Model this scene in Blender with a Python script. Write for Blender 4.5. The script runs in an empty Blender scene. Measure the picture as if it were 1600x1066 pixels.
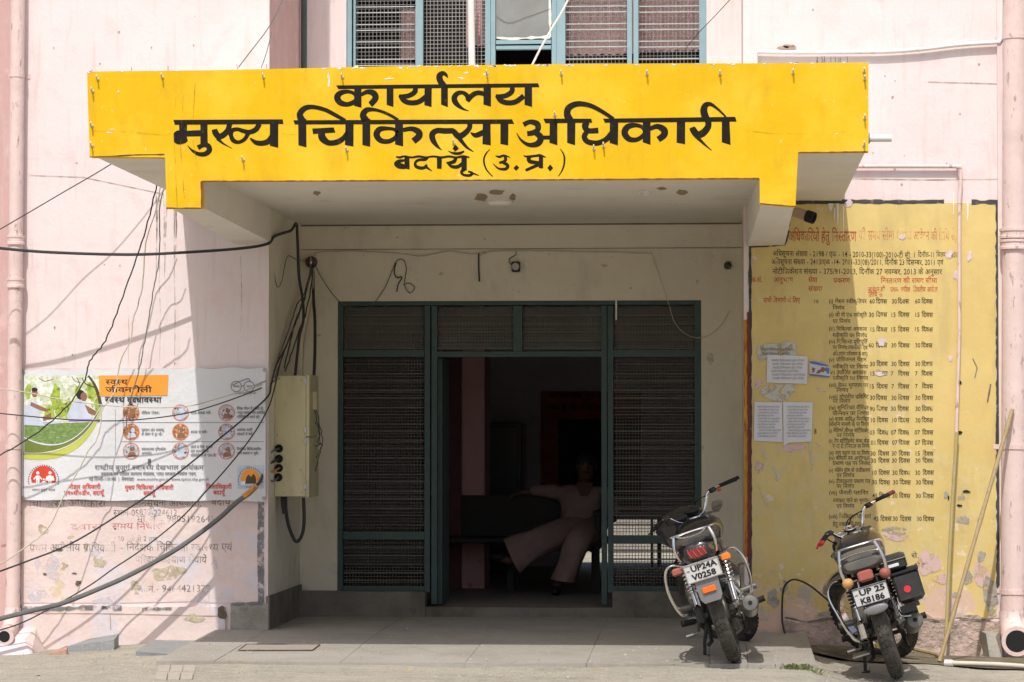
import bpy, math, random
from math import radians as R, sin, cos, pi
from mathutils import Vector, Matrix
random.seed(7)
sc = bpy.context.scene
col = sc.collection

# ------------------------------------------------------------------ camera, sky, sun, exposure
F, U0, V0, VX, VY = 4500.0, 800.0, 533.0, 1124.0, 673.0
CAM = Vector((0, -18, 1.3))
pb = math.atan((VY - V0) / F); pa = math.atan((VX - U0) / F * cos(pb))
RIGHT = Vector((cos(pa), sin(pa), 0)); FWD = Vector((-sin(pa) * cos(pb), cos(pa) * cos(pb), sin(pb))); UP = RIGHT.cross(FWD)
cd = bpy.data.cameras.new('camera'); cam = bpy.data.objects.new('camera', cd); col.objects.link(cam)
cam.matrix_world = Matrix.Translation(CAM) @ Matrix((RIGHT, UP, -FWD)).transposed().to_4x4()
cd.sensor_width = 36; cd.lens = F / 1600 * 36; cd.clip_end = 500; cd.clip_start = .5
sc.camera = cam
w = bpy.data.worlds.new("World"); sc.world = w; w.use_nodes = True
nt = w.node_tree; sky = nt.nodes.new('ShaderNodeTexSky'); sky.sky_type = 'NISHITA'; sky.sun_disc = False
SUN = Vector((.090, .645, -1)).normalized()            # direction the light travels
sky.sun_elevation = math.asin(-SUN.z); sky.sun_rotation = math.atan2(-SUN.x, -SUN.y)
sky.dust_density = 4.0; sky.air_density = .85; sky.ozone_density = .8
nt.nodes['Background'].inputs[1].default_value = .14
nt.links.new(sky.outputs[0], nt.nodes['Background'].inputs[0])
sd = bpy.data.lights.new('sun', 'SUN'); sun = bpy.data.objects.new('sun', sd); col.objects.link(sun)
sd.energy = 3.5; sd.angle = R(.53); sd.color = (1, .965, .91)
sun.rotation_euler = SUN.to_track_quat('-Z', 'Y').to_euler()
sc.view_settings.view_transform = 'Standard'; sc.view_settings.look = 'None'
sc.view_settings.gamma = 1; sc.view_settings.exposure = -.02; sc.view_settings.use_curve_mapping = False
try:
    sc.cycles.max_bounces = 10; sc.cycles.diffuse_bounces = 6; sc.cycles.transparent_max_bounces = 16
except Exception: pass

def P(u, v, Y=0.0):                                    # point of the plane y=Y seen at photo pixel (u, v)
    d = RIGHT * (u - U0) - UP * (v - V0) + FWD * F
    return CAM + d * ((Y - CAM.y) / d.y)
def PZ(u, v, z):                                       # point at height z seen at photo pixel (u, v)
    d = RIGHT * (u - U0) - UP * (v - V0) + FWD * F
    return CAM + d * ((z - CAM.z) / d.z)

# ------------------------------------------------------------------ materials
def _lnk(nt, a, b): nt.links.new(a, b)
def mat(name, c, rough=.8, metal=0.0, var=.08, scale=6.0, bump=0.0, bscale=60.0, layers=(), objc=False, alpha=None, emit=0, spec=.4, coat=0, stretch=None, trans=0):
    m = bpy.data.materials.new(name); m.use_nodes = True; n = m.node_tree; b = n.nodes['Principled BSDF']
    b.inputs['Roughness'].default_value = rough; b.inputs['Metallic'].default_value = metal
    b.inputs['Specular IOR Level'].default_value = spec; b.inputs['Coat Weight'].default_value = coat
    if objc: src = n.nodes.new('ShaderNodeTexCoord').outputs['Object']
    else: src = n.nodes.new('ShaderNodeNewGeometry').outputs['Position']
    def noise(s, detail=6, st=None, off=0.0, dist=0.0):
        mp = n.nodes.new('ShaderNodeMapping'); _lnk(n, src, mp.inputs[0])
        mp.inputs['Scale'].default_value = st or (1, 1, 1); mp.inputs['Location'].default_value = (off, off * .7, off * 1.3)
        t = n.nodes.new('ShaderNodeTexNoise'); t.inputs['Scale'].default_value = s; t.inputs['Detail'].default_value = detail
        t.inputs['Roughness'].default_value = .62; t.inputs['Distortion'].default_value = dist
        _lnk(n, mp.outputs[0], t.inputs['Vector']); return t.outputs['Fac']
    def rng(x, a, b_, o0=0.0, o1=1.0):
        r = n.nodes.new('ShaderNodeMapRange'); r.clamp = True
        for i, v_ in zip((1, 2, 3, 4), (a, b_, o0, o1)): r.inputs[i].default_value = v_
        _lnk(n, x, r.inputs[0]); return r.outputs[0]
    def mth(op, a, b_):
        k = n.nodes.new('ShaderNodeMath'); k.operation = op
        for i, v_ in enumerate((a, b_)):
            if isinstance(v_, (int, float)): k.inputs[i].default_value = v_
            else: _lnk(n, v_, k.inputs[i])
        return k.outputs[0]
    def mix(f, a, b_):
        k = n.nodes.new('ShaderNodeMix'); k.data_type = 'RGBA'
        if isinstance(f, (int, float)): k.inputs[0].default_value = f
        else: _lnk(n, f, k.inputs[0])
        for i, v_ in ((6, a), (7, b_)):
            if isinstance(v_, tuple): k.inputs[i].default_value = (*v_[:3], 1)
            else: _lnk(n, v_, k.inputs[i])
        return k.outputs[2]
    dark = tuple(x * (1 - var) for x in c); lite = tuple(min(1, x * (1 + var)) for x in c)
    cur = mix(rng(noise(scale, st=stretch), .3, .7), dark, lite) if var else None
    if cur is None:
        b.inputs['Base Color'].default_value = (*c, 1)
    for i, L in enumerate(layers):
        f = noise(L.get('s', 5), L.get('d', 8), L.get('st'), off=3.7 * (i + 1), dist=L.get('dist', 0))
        if 'z' in L:                                  # wear that sits near a height: raise the threshold away from it
            z0, z1 = L['z']; sep = n.nodes.new('ShaderNodeSeparateXYZ'); _lnk(n, src, sep.inputs[0])
            f = mth('SUBTRACT', f, rng(sep.outputs['Z'], z0, z1, 0, L.get('zk', .35)))
        fac = mth('MULTIPLY', rng(f, L['lo'], L['hi']), L.get('k', 1.0))
        cur = mix(fac, cur if cur is not None else c, L['c'])
    if cur is not None: _lnk(n, cur, b.inputs['Base Color'])
    if bump:
        bp = n.nodes.new('ShaderNodeBump'); bp.inputs['Distance'].default_value = bump; bp.inputs['Strength'].default_value = 1
        h = mth('ADD', noise(bscale, 4), mth('MULTIPLY', noise(bscale * .12, 3), 2.5))
        _lnk(n, h, bp.inputs['Height']); _lnk(n, bp.outputs[0], b.inputs['Normal'])
    if alpha is not None:                              # worn paint: (scale, lo, hi, most)
        s, lo, hi, k = alpha
        _lnk(n, mth('MULTIPLY', rng(noise(s, 8), lo, hi), k), b.inputs['Alpha'])
    if trans:
        b.inputs['Alpha'].default_value = 1 - trans
    if emit:
        b.inputs['Emission Color'].default_value = (*c, 1); b.inputs['Emission Strength'].default_value = emit
    return m

PINKL = [dict(c=(.70, .47, .43), s=2.2, lo=.52, hi=.75, k=.35), dict(c=(.62, .50, .46), s=5, st=(4, 4, .35), lo=.54, hi=.70, k=.5), dict(c=(.74, .56, .55), s=7, lo=.56, hi=.68, k=.5),
         dict(c=(.30, .25, .22), s=34, lo=.70, hi=.76, k=.7),
         dict(c=(.76, .70, .72), s=3.2, lo=.60, hi=.66, z=(.35, 1.3), k=.8), dict(c=(.42, .36, .28), s=6, lo=.50, hi=.62, z=(.05, .55), k=.55)]
M = {}
M['pink'] = mat('pink_plaster', (.755, .66, .655), .9, var=.03, scale=1.4, bump=.0016, bscale=45, layers=PINKL)
M['pinkshade'] = mat('shade_toned_pink_plaster', (.56, .37, .35), .9, var=.05, scale=2, bump=.0015, layers=PINKL[:3])  # darker copy of the pink plaster, with shade put into the colour
M['salmon'] = mat('faded_salmon_paint', (.73, .605, .575), .9, var=.08, scale=2.5, bump=.0035, bscale=32,
    layers=[dict(c=(.66, .62, .68), s=4.2, lo=.50, hi=.58, k=.75, z=(.2, 1.1), zk=.12), dict(c=(.62, .52, .33), s=4.5, lo=.62, hi=.66, k=.8, z=(.3, 1.1), zk=.2), dict(c=(.30, .27, .22), s=17, lo=.69, hi=.73, k=.7),
            dict(c=(.70, .50, .45), s=9, lo=.5, hi=.7, k=.5), dict(c=(.66, .58, .50), s=15, lo=.55, hi=.63, k=.55), dict(c=(.34, .28, .24), s=70, lo=.66, hi=.70, k=.6)])
M['cream'] = mat('cream_plaster', (.72, .665, .54), .85, var=.05, scale=2, bump=.003, bscale=50,
    layers=[dict(c=(.40, .35, .25), s=3, st=(1, 1, .5), lo=.52, hi=.75, k=.45), dict(c=(.16, .12, .09), s=38, lo=.72, hi=.76, k=.8), dict(c=(.36, .33, .29), s=5, lo=.42, hi=.6, z=(.1, .9), k=.5)])
M['ceil'] = mat('soffit_whitewash', (.74, .70, .62), .9, var=.05, scale=2, bump=.002, layers=[dict(c=(.42, .36, .27), s=2.6, lo=.6, hi=.75, k=.4)])
M['yellow'] = mat('fascia_yellow_paint', (.74, .455, .010), .72, var=.05, scale=3, bump=.0008, bscale=45, spec=.15,
    layers=[dict(c=(.66, .36, .01), s=1.6, st=(5, 1, .5), lo=.52, hi=.72, k=.55), dict(c=(.84, .58, .06), s=2.4, lo=.46, hi=.66, k=.55), dict(c=(.60, .36, .02), s=9, st=(1, 1, .4), lo=.54, hi=.68, k=.4), dict(c=(.80, .62, .20), s=28, lo=.66, hi=.70, k=.6), dict(c=(.42, .22, .02), s=60, lo=.70, hi=.75, k=.6)])
M['board'] = mat('notice_yellow_paint', (.64, .49, .185), .8, var=.07, scale=2, bump=.0012, bscale=45,
    layers=[dict(c=(.76, .62, .26), s=3, lo=.45, hi=.7, k=.5), dict(c=(.48, .37, .17), s=3.2, st=(1.6, 1, .5), lo=.50, hi=.62, k=.45), dict(c=(.62, .52, .27), s=11, lo=.48, hi=.58, k=.5, z=(.8, 2.4), zk=.2), dict(c=(.66, .46, .40), s=4.2, lo=.50, hi=.545, z=(.25, 1.4), k=.8),
            dict(c=(.45, .41, .36), s=7.5, lo=.54, hi=.575, z=(.2, 1.3), k=.75), dict(c=(.72, .66, .55), s=16, lo=.60, hi=.64, z=(.4, 1.8), zk=.15, k=.6), dict(c=(.70, .62, .60), s=7, lo=.66, hi=.69, k=.7), dict(c=(.34, .27, .12), s=60, lo=.69, hi=.73, k=.6)])
M['black'] = mat('black_sign_paint', (.016, .014, .012), .8, var=.25, scale=14, spec=.15, layers=[dict(c=(.10, .075, .03), s=30, lo=.62, hi=.74, k=.6)])
M['edge'] = mat('oxide_red_edge', (.16, .05, .02), .8, var=.2, scale=10)
M['white_chip'] = mat('bare_plaster', (.78, .76, .70), .9, var=.08, scale=20)
M['text_black'] = mat('board_black_paint', (.075, .055, .03), .8, var=.2, scale=20, alpha=(26, .30, .44, .92))
M['text_red'] = mat('board_red_paint', (.50, .09, .035), .8, var=.15, scale=20, alpha=(22, .34, .50, .88))
M['text_redfade'] = mat('faded_board_red_paint', (.62, .18, .07), .8, var=.15, scale=20, alpha=(16, .40, .62, .8))
M['text_fade'] = mat('faded_wall_lettering', (.13, .11, .11), .85, var=.2, scale=20, alpha=(9, .38, .60, .78))
M['text_fadered'] = mat('faded_red_lettering', (.55, .16, .17), .85, var=.2, scale=20, alpha=(9, .38, .58, .8))
M['border'] = mat('worn_black_border', (.06, .06, .062), .85, var=.3, scale=12, alpha=(20, .28, .42, .97))
M['grey_border'] = mat('worn_grey_border', (.20, .20, .20), .85, var=.3, scale=12, alpha=(14, .40, .54, .9))
M['cement'] = mat('old_cement', (.33, .31, .27), .9, var=.15, scale=5, bump=.006, bscale=50, layers=[dict(c=(.20, .18, .15), s=7, lo=.5, hi=.65, k=.6), dict(c=(.46, .44, .40), s=12, lo=.6, hi=.68, k=.6)])
M['darkcement'] = mat('stained_cement', (.17, .15, .125), .85, var=.2, scale=6, bump=.005, layers=[dict(c=(.08, .07, .055), s=4, lo=.5, hi=.65, k=.7)])
M['floor'] = mat('porch_concrete', (.33, .31, .275), .85, var=.07, scale=1.6, bump=.0025, bscale=90,
    layers=[dict(c=(.27, .245, .205), s=2.6, lo=.46, hi=.66, k=.7), dict(c=(.40, .37, .31), s=24, st=(1, 3, 1), lo=.55, hi=.7, k=.6), dict(c=(.12, .11, .10), s=42, lo=.70, hi=.75, k=.8)])
M['ground'] = mat('street_concrete', (.37, .345, .285), .92, var=.14, scale=3.2, bump=.010, bscale=110,
    layers=[dict(c=(.45, .41, .32), s=1.8, st=(.7, 2.4, 1), lo=.46, hi=.60, k=.7), dict(c=(.24, .225, .195), s=5, st=(1, 2, 1), lo=.55, hi=.68, k=.7),
            dict(c=(.46, .43, .35), s=14, lo=.52, hi=.60, k=.6), dict(c=(.25, .235, .21), s=22, lo=.58, hi=.66, k=.55), dict(c=(.18, .185, .18), s=75, lo=.58, hi=.62, k=.75), dict(c=(.58, .55, .49), s=110, lo=.63, hi=.66, k=.7)])
M['damp'] = mat('damp_soil_with_shade', (.15, .125, .085), .9, var=.25, scale=9, bump=.012, bscale=60, layers=[dict(c=(.30, .26, .19), s=8, lo=.55, hi=.66, k=.8)])
M['slate'] = mat('terrazzo_grey', (.24, .25, .25), .6, var=.15, scale=7, bump=.002, layers=[dict(c=(.34, .33, .30), s=60, lo=.56, hi=.62, k=.7)])
M['brick'] = mat('weathered_brick', (.40, .25, .19), .9, var=.2, scale=14, bump=.008)
M['pvc'] = mat('white_pvc', (.74, .72, .70), .5, var=.04, layers=[dict(c=(.50, .44, .38), s=12, lo=.6, hi=.75, k=.5)])
M['pinkpipe'] = mat('pink_painted_pipe', (.72, .56, .53), .75, var=.05, bump=.002, layers=[dict(c=(.30, .24, .22), s=26, st=(1, 1, .3), lo=.60, hi=.65, k=.75), dict(c=(.60, .44, .40), s=5, lo=.5, hi=.7, k=.5)])
M['yellowpipe'] = mat('yellow_painted_pipe', (.42, .34, .14), .75, var=.1, layers=[dict(c=(.44, .36, .28), s=9, lo=.5, hi=.62, k=.7)])
M['bamboo'] = mat('dry_bamboo', (.36, .27, .14), .7, var=.15, scale=9, stretch=(8, 8, 1), layers=[dict(c=(.22, .16, .08), s=20, lo=.6, hi=.7, k=.7)])
M['teal'] = mat('teal_enamel', (.06, .095, .09), .75, var=.1, scale=9, layers=[dict(c=(.05, .085, .08), s=8, lo=.5, hi=.7, k=.6)])
M['blue'] = mat('light_blue_enamel', (.25, .38, .42), .55, var=.06, scale=9, layers=[dict(c=(.32, .38, .38), s=30, lo=.62, hi=.72, k=.6)])
M['wire'] = mat('grey_wire_mesh', (.34, .33, .32), .7, metal=0, var=.15)
M['darkwire'] = mat('rusty_wire_mesh', (.12, .11, .095), .8, metal=0, var=.15)
M['glass'] = mat('dusty_glass', (.33, .35, .34), .3, var=.1, scale=6, trans=.35)
M['louvre'] = mat('louvre_glass', (.50, .53, .52), .25, var=.06, scale=6, trans=.75)
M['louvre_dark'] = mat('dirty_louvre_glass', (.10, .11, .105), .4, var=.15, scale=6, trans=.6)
M['curtain'] = mat('pink_curtain', (.82, .64, .64), .9, var=.12, scale=4)
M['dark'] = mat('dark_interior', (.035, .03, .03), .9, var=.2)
M['frosted'] = mat('frosted_louvre_glass', (.30, .28, .27), .5, var=.2, scale=5, trans=.35)
M['inwall'] = mat('interior_lilac_wall', (.60, .56, .58), .9, var=.1, scale=2)
M['inpink'] = mat('interior_pink_pillar', (.50, .29, .29), .9, var=.1, scale=3, layers=[dict(c=(.20, .12, .12), s=9, lo=.64, hi=.68, k=.8)])
M['infloor'] = mat('interior_floor', (.22, .20, .18), .7, var=.1, scale=3)
M['blackcable'] = mat('black_cable', (.035, .034, .035), .6, var=.2)
M['greycable'] = mat('grey_cable', (.13, .13, .13), .6, var=.15)
M['whitecable'] = mat('white_cable', (.68, .65, .58), .6, var=.1)
M['creamcable'] = mat('aged_cream_wire', (.50, .46, .36), .6, var=.1)
M['tape'] = mat('orange_tape', (.60, .27, .05), .6, var=.2, scale=40)
M['boxcream'] = mat('cream_box_enamel', (.56, .51, .31), .55, var=.05, scale=6, layers=[dict(c=(.36, .31, .19), s=5, st=(1, 1, .4), lo=.50, hi=.66, k=.6), dict(c=(.24, .18, .09), s=18, lo=.66, hi=.71, k=.8)])
M['hole'] = mat('black_rubber', (.012, .012, .012), .8, var=.1)
M['vinyl'] = mat('white_vinyl', (.67, .68, .70), .45, var=.02, scale=2, spec=.3, bump=.006, bscale=12)
M['paper'] = mat('white_paper', (.66, .65, .66), .8, var=.03)
M['oldpaper'] = mat('torn_paper', (.55, .53, .47), .85, var=.1, scale=12, alpha=(14, .40, .48, .95))
M['steel'] = mat('dull_steel', (.38, .37, .35), .35, metal=.9, var=.1, scale=20, objc=True)
M['chrome'] = mat('chrome', (.72, .71, .69), .16, metal=1, var=.06, scale=12, objc=True, layers=[dict(c=(.34, .30, .25), s=30, lo=.60, hi=.72, k=.5)])
M['bikeblack'] = mat('black_bike_paint', (.018, .018, .02), .28, var=.1, objc=True, coat=.5, layers=[dict(c=(.10, .09, .075), s=8, lo=.5, hi=.8, k=.5)])
M['plastic'] = mat('black_plastic', (.03, .03, .03), .5, var=.15, objc=True, layers=[dict(c=(.14, .125, .10), s=10, lo=.5, hi=.8, k=.55)])
M['vinylseat'] = mat('seat_vinyl', (.045, .044, .045), .45, var=.15, objc=True, layers=[dict(c=(.17, .155, .13), s=6, lo=.45, hi=.8, k=.55)])
M['seatgrey'] = mat('dusty_seat_vinyl', (.10, .095, .09), .33, var=.15, objc=True, layers=[dict(c=(.24, .22, .19), s=6, lo=.45, hi=.8, k=.6)])
M['rubber'] = mat('dusty_tyre_rubber', (.045, .042, .038), .85, var=.2, scale=20, objc=True, bump=.003, bscale=120, layers=[dict(c=(.15, .13, .105), s=12, lo=.45, hi=.7, k=.6)])
M['engine'] = mat('engine_alloy', (.17, .165, .15), .5, metal=.6, var=.2, scale=18, objc=True)
M['greyplastic'] = mat('grey_mudguard', (.22, .225, .23), .4, metal=.3, var=.1, objc=True)
M['plate'] = mat('plate_white', (.68, .69, .70), .45, var=.03, objc=True, layers=[dict(c=(.50, .48, .42), s=20, lo=.62, hi=.75, k=.5)])
M['platetext'] = mat('plate_black', (.02, .02, .02), .6, var=.1, objc=True)
M['red'] = mat('red_lens', (.22, .02, .018), .2, var=.1, objc=True, coat=.5)
M['redbright'] = mat('red_rubber', (.60, .03, .05), .5, var=.1, objc=True)
M['orange'] = mat('orange_lens', (.78, .22, .03), .25, var=.1, objc=True, coat=.5)
M['reflector'] = mat('orange_reflector', (.95, .16, .02), .25, var=.15, scale=60, objc=True)
M['dustred'] = mat('dusty_red_lens', (.34, .10, .08), .5, var=.1, objc=True)
M['amber'] = mat('dusty_amber_lens', (.50, .27, .10), .45, var=.1, objc=True)
M['leaf'] = mat('weed_leaf', (.13, .15, .06), .7, var=.3, scale=60)
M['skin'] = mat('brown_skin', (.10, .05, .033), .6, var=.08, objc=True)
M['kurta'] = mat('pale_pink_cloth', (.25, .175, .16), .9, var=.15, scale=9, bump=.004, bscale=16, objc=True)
M['hair'] = mat('dark_hair', (.015, .012, .012), .8, var=.2, objc=True)
M['bench'] = mat('dark_bench_wood', (.018, .015, .014), .7, var=.2)
M['fridge'] = mat('black_gloss_steel', (.012, .013, .02), .35, var=.1, coat=.6)
M['redpaint'] = mat('red_board_paint', (.30, .07, .03), .8, var=.3, scale=8)
M['mildew'] = mat('mildew_stain', (.24, .20, .17), .9, var=.3, scale=15, alpha=(11, .40, .66, .65))
M['cementpatch'] = mat('bare_cement_flake', (.38, .35, .30), .9, var=.25, scale=25, alpha=(17, .38, .50, .95))

def flat(name, c, **k): return mat(name, c, .6, var=k.pop('var', .05), **k)

# ------------------------------------------------------------------ mesh building
ORG = {}
class MB:
    def __init__(s): s.v = []; s.f = []
    def add(s, vs, fs):
        o = len(s.v); s.v += [Vector(q) for q in vs]; s.f += [tuple(i + o for i in f) for f in fs]; return s
    def hexa(s, q):                                   # 8 corners: 4 bottom ring, 4 top ring
        return s.add(q, [(3, 2, 1, 0), (4, 5, 6, 7), (0, 1, 5, 4), (1, 2, 6, 5), (2, 3, 7, 6), (3, 0, 4, 7)])
    def box(s, a, b, bev=0):
        (x0, y0, z0), (x1, y1, z1) = a, b
        x0, x1 = min(x0, x1), max(x0, x1); y0, y1 = min(y0, y1), max(y0, y1); z0, z1 = min(z0, z1), max(z0, z1)
        if not bev: return s.hexa([(x0, y0, z0), (x1, y0, z0), (x1, y1, z0), (x0, y1, z0), (x0, y0, z1), (x1, y0, z1), (x1, y1, z1), (x0, y1, z1)])
        e = bev; rings = []
        for z, k in ((z0, e), (z0 + e, 0), (z1 - e, 0), (z1, e)):
            X0, X1, Y0, Y1 = x0 + k, x1 - k, y0 + k, y1 - k; g = e * .6
            rings.append([(X0 + g, Y0, z), (X1 - g, Y0, z), (X1, Y0 + g, z), (X1, Y1 - g, z), (X1 - g, Y1, z), (X0 + g, Y1, z), (X0, Y1 - g, z), (X0, Y0 + g, z)])
        return s.loft(rings)
    def loft(s, rings, cap=True, closed=True):
        o = len(s.v); n = len(rings[0])
        for r in rings: s.v += [Vector(q) for q in r]
        for i in range(len(rings) - 1):
            for j in range(n if closed else n - 1):
                k = (j + 1) % n; s.f.append((o + i * n + j, o + i * n + k, o + (i + 1) * n + k, o + (i + 1) * n + j))
        if cap and closed:
            s.f.append(tuple(o + j for j in reversed(range(n)))); s.f.append(tuple(o + (len(rings) - 1) * n + j for j in range(n)))
        return s
    def tube(s, pts, r, n=8, cap=True):
        pts = [Vector(p) for p in pts]; m = len(pts); rs = r if isinstance(r, (list, tuple)) else [r] * m
        rings = []; t0 = (pts[1] - pts[0]).normalized(); a = t0.orthogonal().normalized()
        for i in range(m):
            t = (pts[min(i + 1, m - 1)] - pts[max(i - 1, 0)])
            t = t.normalized() if t.length > 1e-9 else t0
            a = (a - t * a.dot(t)); a = a.normalized() if a.length > 1e-6 else t.orthogonal().normalized(); b = t.cross(a)
            rings.append([pts[i] + (a * cos(2 * pi * j / n) + b * sin(2 * pi * j / n)) * rs[i] for j in range(n)])
        return s.loft(rings, cap)
    def lathe(s, c, ax, prof, n=20, cap=True):        # prof: (radius, distance along axis)
        c = Vector(c); ax = Vector(ax).normalized(); a = ax.orthogonal().normalized(); b = ax.cross(a)
        return s.loft([[c + ax * h + (a * cos(2 * pi * j / n) + b * sin(2 * pi * j / n)) * max(r, 1e-4) for j in range(n)] for r, h in prof], cap)
    def ball(s, c, r, n=12, sc_=(1, 1, 1)):
        c = Vector(c); rings = []
        for i in range(n // 2 + 1):
            t = pi * (i + .02) / (n // 2 + .04)
            rings.append([c + Vector((r * sin(t) * cos(2 * pi * j / n) * sc_[0], r * sin(t) * sin(2 * pi * j / n) * sc_[1], -r * cos(t) * sc_[2])) for j in range(n)])
        return s.loft(rings)
    def prism(s, pts, d):                             # polygon extruded by vector d
        n = len(pts); d = Vector(d); o = len(s.v)
        s.v += [Vector(p) for p in pts] + [Vector(p) + d for p in pts]
        s.f.append(tuple(o + j for j in range(n))); s.f.append(tuple(o + n + j for j in reversed(range(n))))
        for j in range(n):
            k = (j + 1) % n; s.f.append((o + k, o + j, o + n + j, o + n + k))
        return s
    def torus(s, c, ax, Rr, prof, n=36, a0=0, a1=2 * pi):  # prof: list of (dr, dh) closed section
        c = Vector(c); ax = Vector(ax).normalized(); a = Vector((0, 0, 1)); a = (a - ax * a.dot(ax)).normalized(); b = ax.cross(a)
        full = abs(a1 - a0) > 6.2; m = n if full else n + 1; rings = []
        for i in range(m):
            t = a0 + (a1 - a0) * i / n; rd = a * cos(t) + b * sin(t)
            rings.append([c + rd * (Rr + dr) + ax * dh for dr, dh in prof])
        if full: rings.append(rings[0])
        return s.loft(rings, cap=not full)
    def xf(s, mtx):
        s.v = [mtx @ q for q in s.v]; return s
    def mesh(s, name, org, m, smooth=False):
        me = bpy.data.meshes.new(name); me.from_pydata([tuple(q - org) for q in s.v], [], s.f)
        if m: me.materials.append(M[m] if isinstance(m, str) else m)
        if smooth: me.shade_smooth()
        me.update(); return me
    def build(s, name, m, parent=None, smooth=False, label=None, fix=True):
        if not s.v: return None
        if parent is not None: org = ORG[parent.as_pointer()]
        else:
            xs = [q.x for q in s.v]; ys = [q.y for q in s.v]; zs = [q.z for q in s.v]
            org = Vector(((min(xs) + max(xs)) / 2, (min(ys) + max(ys)) / 2, min(zs)))
        me = s.mesh(name, org, m, smooth)
        if fix:
            import bmesh
            bm = bmesh.new(); bm.from_mesh(me); bmesh.ops.recalc_face_normals(bm, faces=bm.faces)
            bm.to_mesh(me); bm.free()
        if smooth and hasattr(me, 'set_sharp_from_angle'): me.set_sharp_from_angle(angle=R(38))
        o = bpy.data.objects.new(name, me); col.objects.link(o); ORG[o.as_pointer()] = org
        if parent is not None: o.parent = parent
        else: o.location = org
        if label: o['label'] = label
        return o
def tag(o, label=None, cat=None, group=None, kind=None):
    if label: o['label'] = label
    if cat: o['category'] = cat
    if group: o['group'] = group
    if kind: o['kind'] = kind
    return o
def thing(name, loc, label, cat, group=None, rot=None):
    o = bpy.data.objects.new(name, None); col.objects.link(o); o.location = loc; o.empty_display_size = .1
    if rot: o.rotation_euler = rot
    ORG[o.as_pointer()] = Vector((0, 0, 0)) if rot else Vector(loc)
    return tag(o, label, cat, group)
def local_thing(name, loc, rot, label, cat, group=None):
    o = thing(name, loc, label, cat, group, rot=rot); return o

def cr(pts, k=6):                                      # Catmull-Rom through tuples
    if len(pts) < 3: return list(pts)
    out = []; n = len(pts)
    for i in range(n - 1):
        p0, p1, p2, p3 = pts[max(i - 1, 0)], pts[i], pts[i + 1], pts[min(i + 2, n - 1)]
        for j in range(k):
            t = j / k
            out.append(tuple(.5 * (2 * b + (c - a) * t + (2 * a - 5 * b + 4 * c - d) * t * t + (3 * b - a - 3 * c + d) * t ** 3) for a, b, c, d in zip(p0, p1, p2, p3)))
    out.append(tuple(pts[-1])); return out

# ------------------------------------------------------------------ lettering (built-in font, own small shaper for Devanagari)
_gc = {}; _fo = {}
def _glyph_raw(s, bold):
    c = bpy.data.curves.new('tmp', 'FONT'); c.body = s; c.size = 1; c.resolution_u = 2; c.offset = bold
    o = bpy.data.objects.new('tmp', c); col.objects.link(o)
    me = bpy.data.meshes.new_from_object(o.evaluated_get(bpy.context.evaluated_depsgraph_get()))
    vs = [(v.co.x, v.co.y) for v in me.vertices]; fs = [tuple(p.vertices) for p in me.polygons]
    bpy.data.objects.remove(o); bpy.data.curves.remove(c); bpy.data.meshes.remove(me); return vs, fs
def glyph(ch, bold=0.0):
    k = (ch, bold)
    if k not in _gc:
        r = 'H' if ord(ch) < 256 else '\u092e'
        def wid(s): v = _glyph_raw(s, 0)[0]; return max(x for x, _ in v) - min(x for x, _ in v)
        if ('w', r) not in _gc: _gc[('w', r)] = wid(r + r)
        adv = wid(r + ch + r) - _gc[('w', r)]
        vs, fs = _glyph_raw(ch, bold)
        _gc[k] = (vs, fs, adv)
    return _gc[k]
def clipx(vs, fs, X):                                  # keep the part of a glyph left of X
    ov, of = [], []
    for f in fs:
        p = [vs[i] for i in f]; q = []
        for i in range(len(p)):
            a, b = p[i], p[(i + 1) % len(p)]
            if a[0] <= X: q.append(a)
            if (a[0] <= X) != (b[0] <= X):
                t = (X - a[0]) / (b[0] - a[0]); q.append((X, a[1] + t * (b[1] - a[1])))
        if len(q) > 2: of.append(tuple(range(len(ov), len(ov) + len(q)))); ov += q
    return ov, of
STEM = 'खगघचजझञणतथधनपबभमयलवशषस'
def line_pieces(s, bold=0.0):                          # -> list of (verts, faces), width
    out = []; x = 0.0; i = 0; cons = lambda c: '\u0915' <= c <= '\u0939'
    def put(ch, dx=0.0):
        nonlocal x
        v, f, a = glyph(ch, bold); out.append(([(p[0] + x + dx, p[1]) for p in v], f)); x += a
    while i < len(s):
        c = s[i]
        if c == ' ': x += .30; i += 1; continue
        if cons(c):
            cl = [c]; j = i + 1
            while j + 1 < len(s) and s[j] == '\u094d' and cons(s[j + 1]): cl.append(s[j + 1]); j += 2
            mats_ = ''
            while j < len(s) and ('\u093e' <= s[j] <= '\u094d' or s[j] in '\u0901\u0902\u0903\u093c'): mats_ += s[j]; j += 1
            reph = len(cl) > 1 and cl[0] == 'र'
            if reph: cl = cl[1:]
            rakar = len(cl) > 1 and cl[-1] == 'र'
            if rakar: cl = cl[:-1]
            if 'ि' in mats_: put('ि'); mats_ = mats_.replace('ि', '')
            for q in cl[:-1]:
                v, f, a = glyph(q, bold); cut = a - (.20 if q in STEM else .10)
                v2, f2 = clipx(v, f, cut); out.append(([(p[0] + x, p[1]) for p in v2], f2)); x += cut
            put(cl[-1])
            if rakar: out.append(([(x - .42, .0), (x - .36, .0), (x - .14, .22), (x - .20, .24)], [(0, 1, 2, 3)]))
            for q in mats_: put(q)
            if reph: out.append(([(x - .16, .62), (x - .10, .62), (x - .16, .78), (x - .06, .90), (x + .03, .86), (x + .02, .80), (x - .05, .83), (x - .09, .77)], [(0, 1, 7, 2), (2, 7, 6, 3), (3, 6, 5, 4)]))
            i = j; continue
        put(c); i += 1
    return out, x
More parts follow.
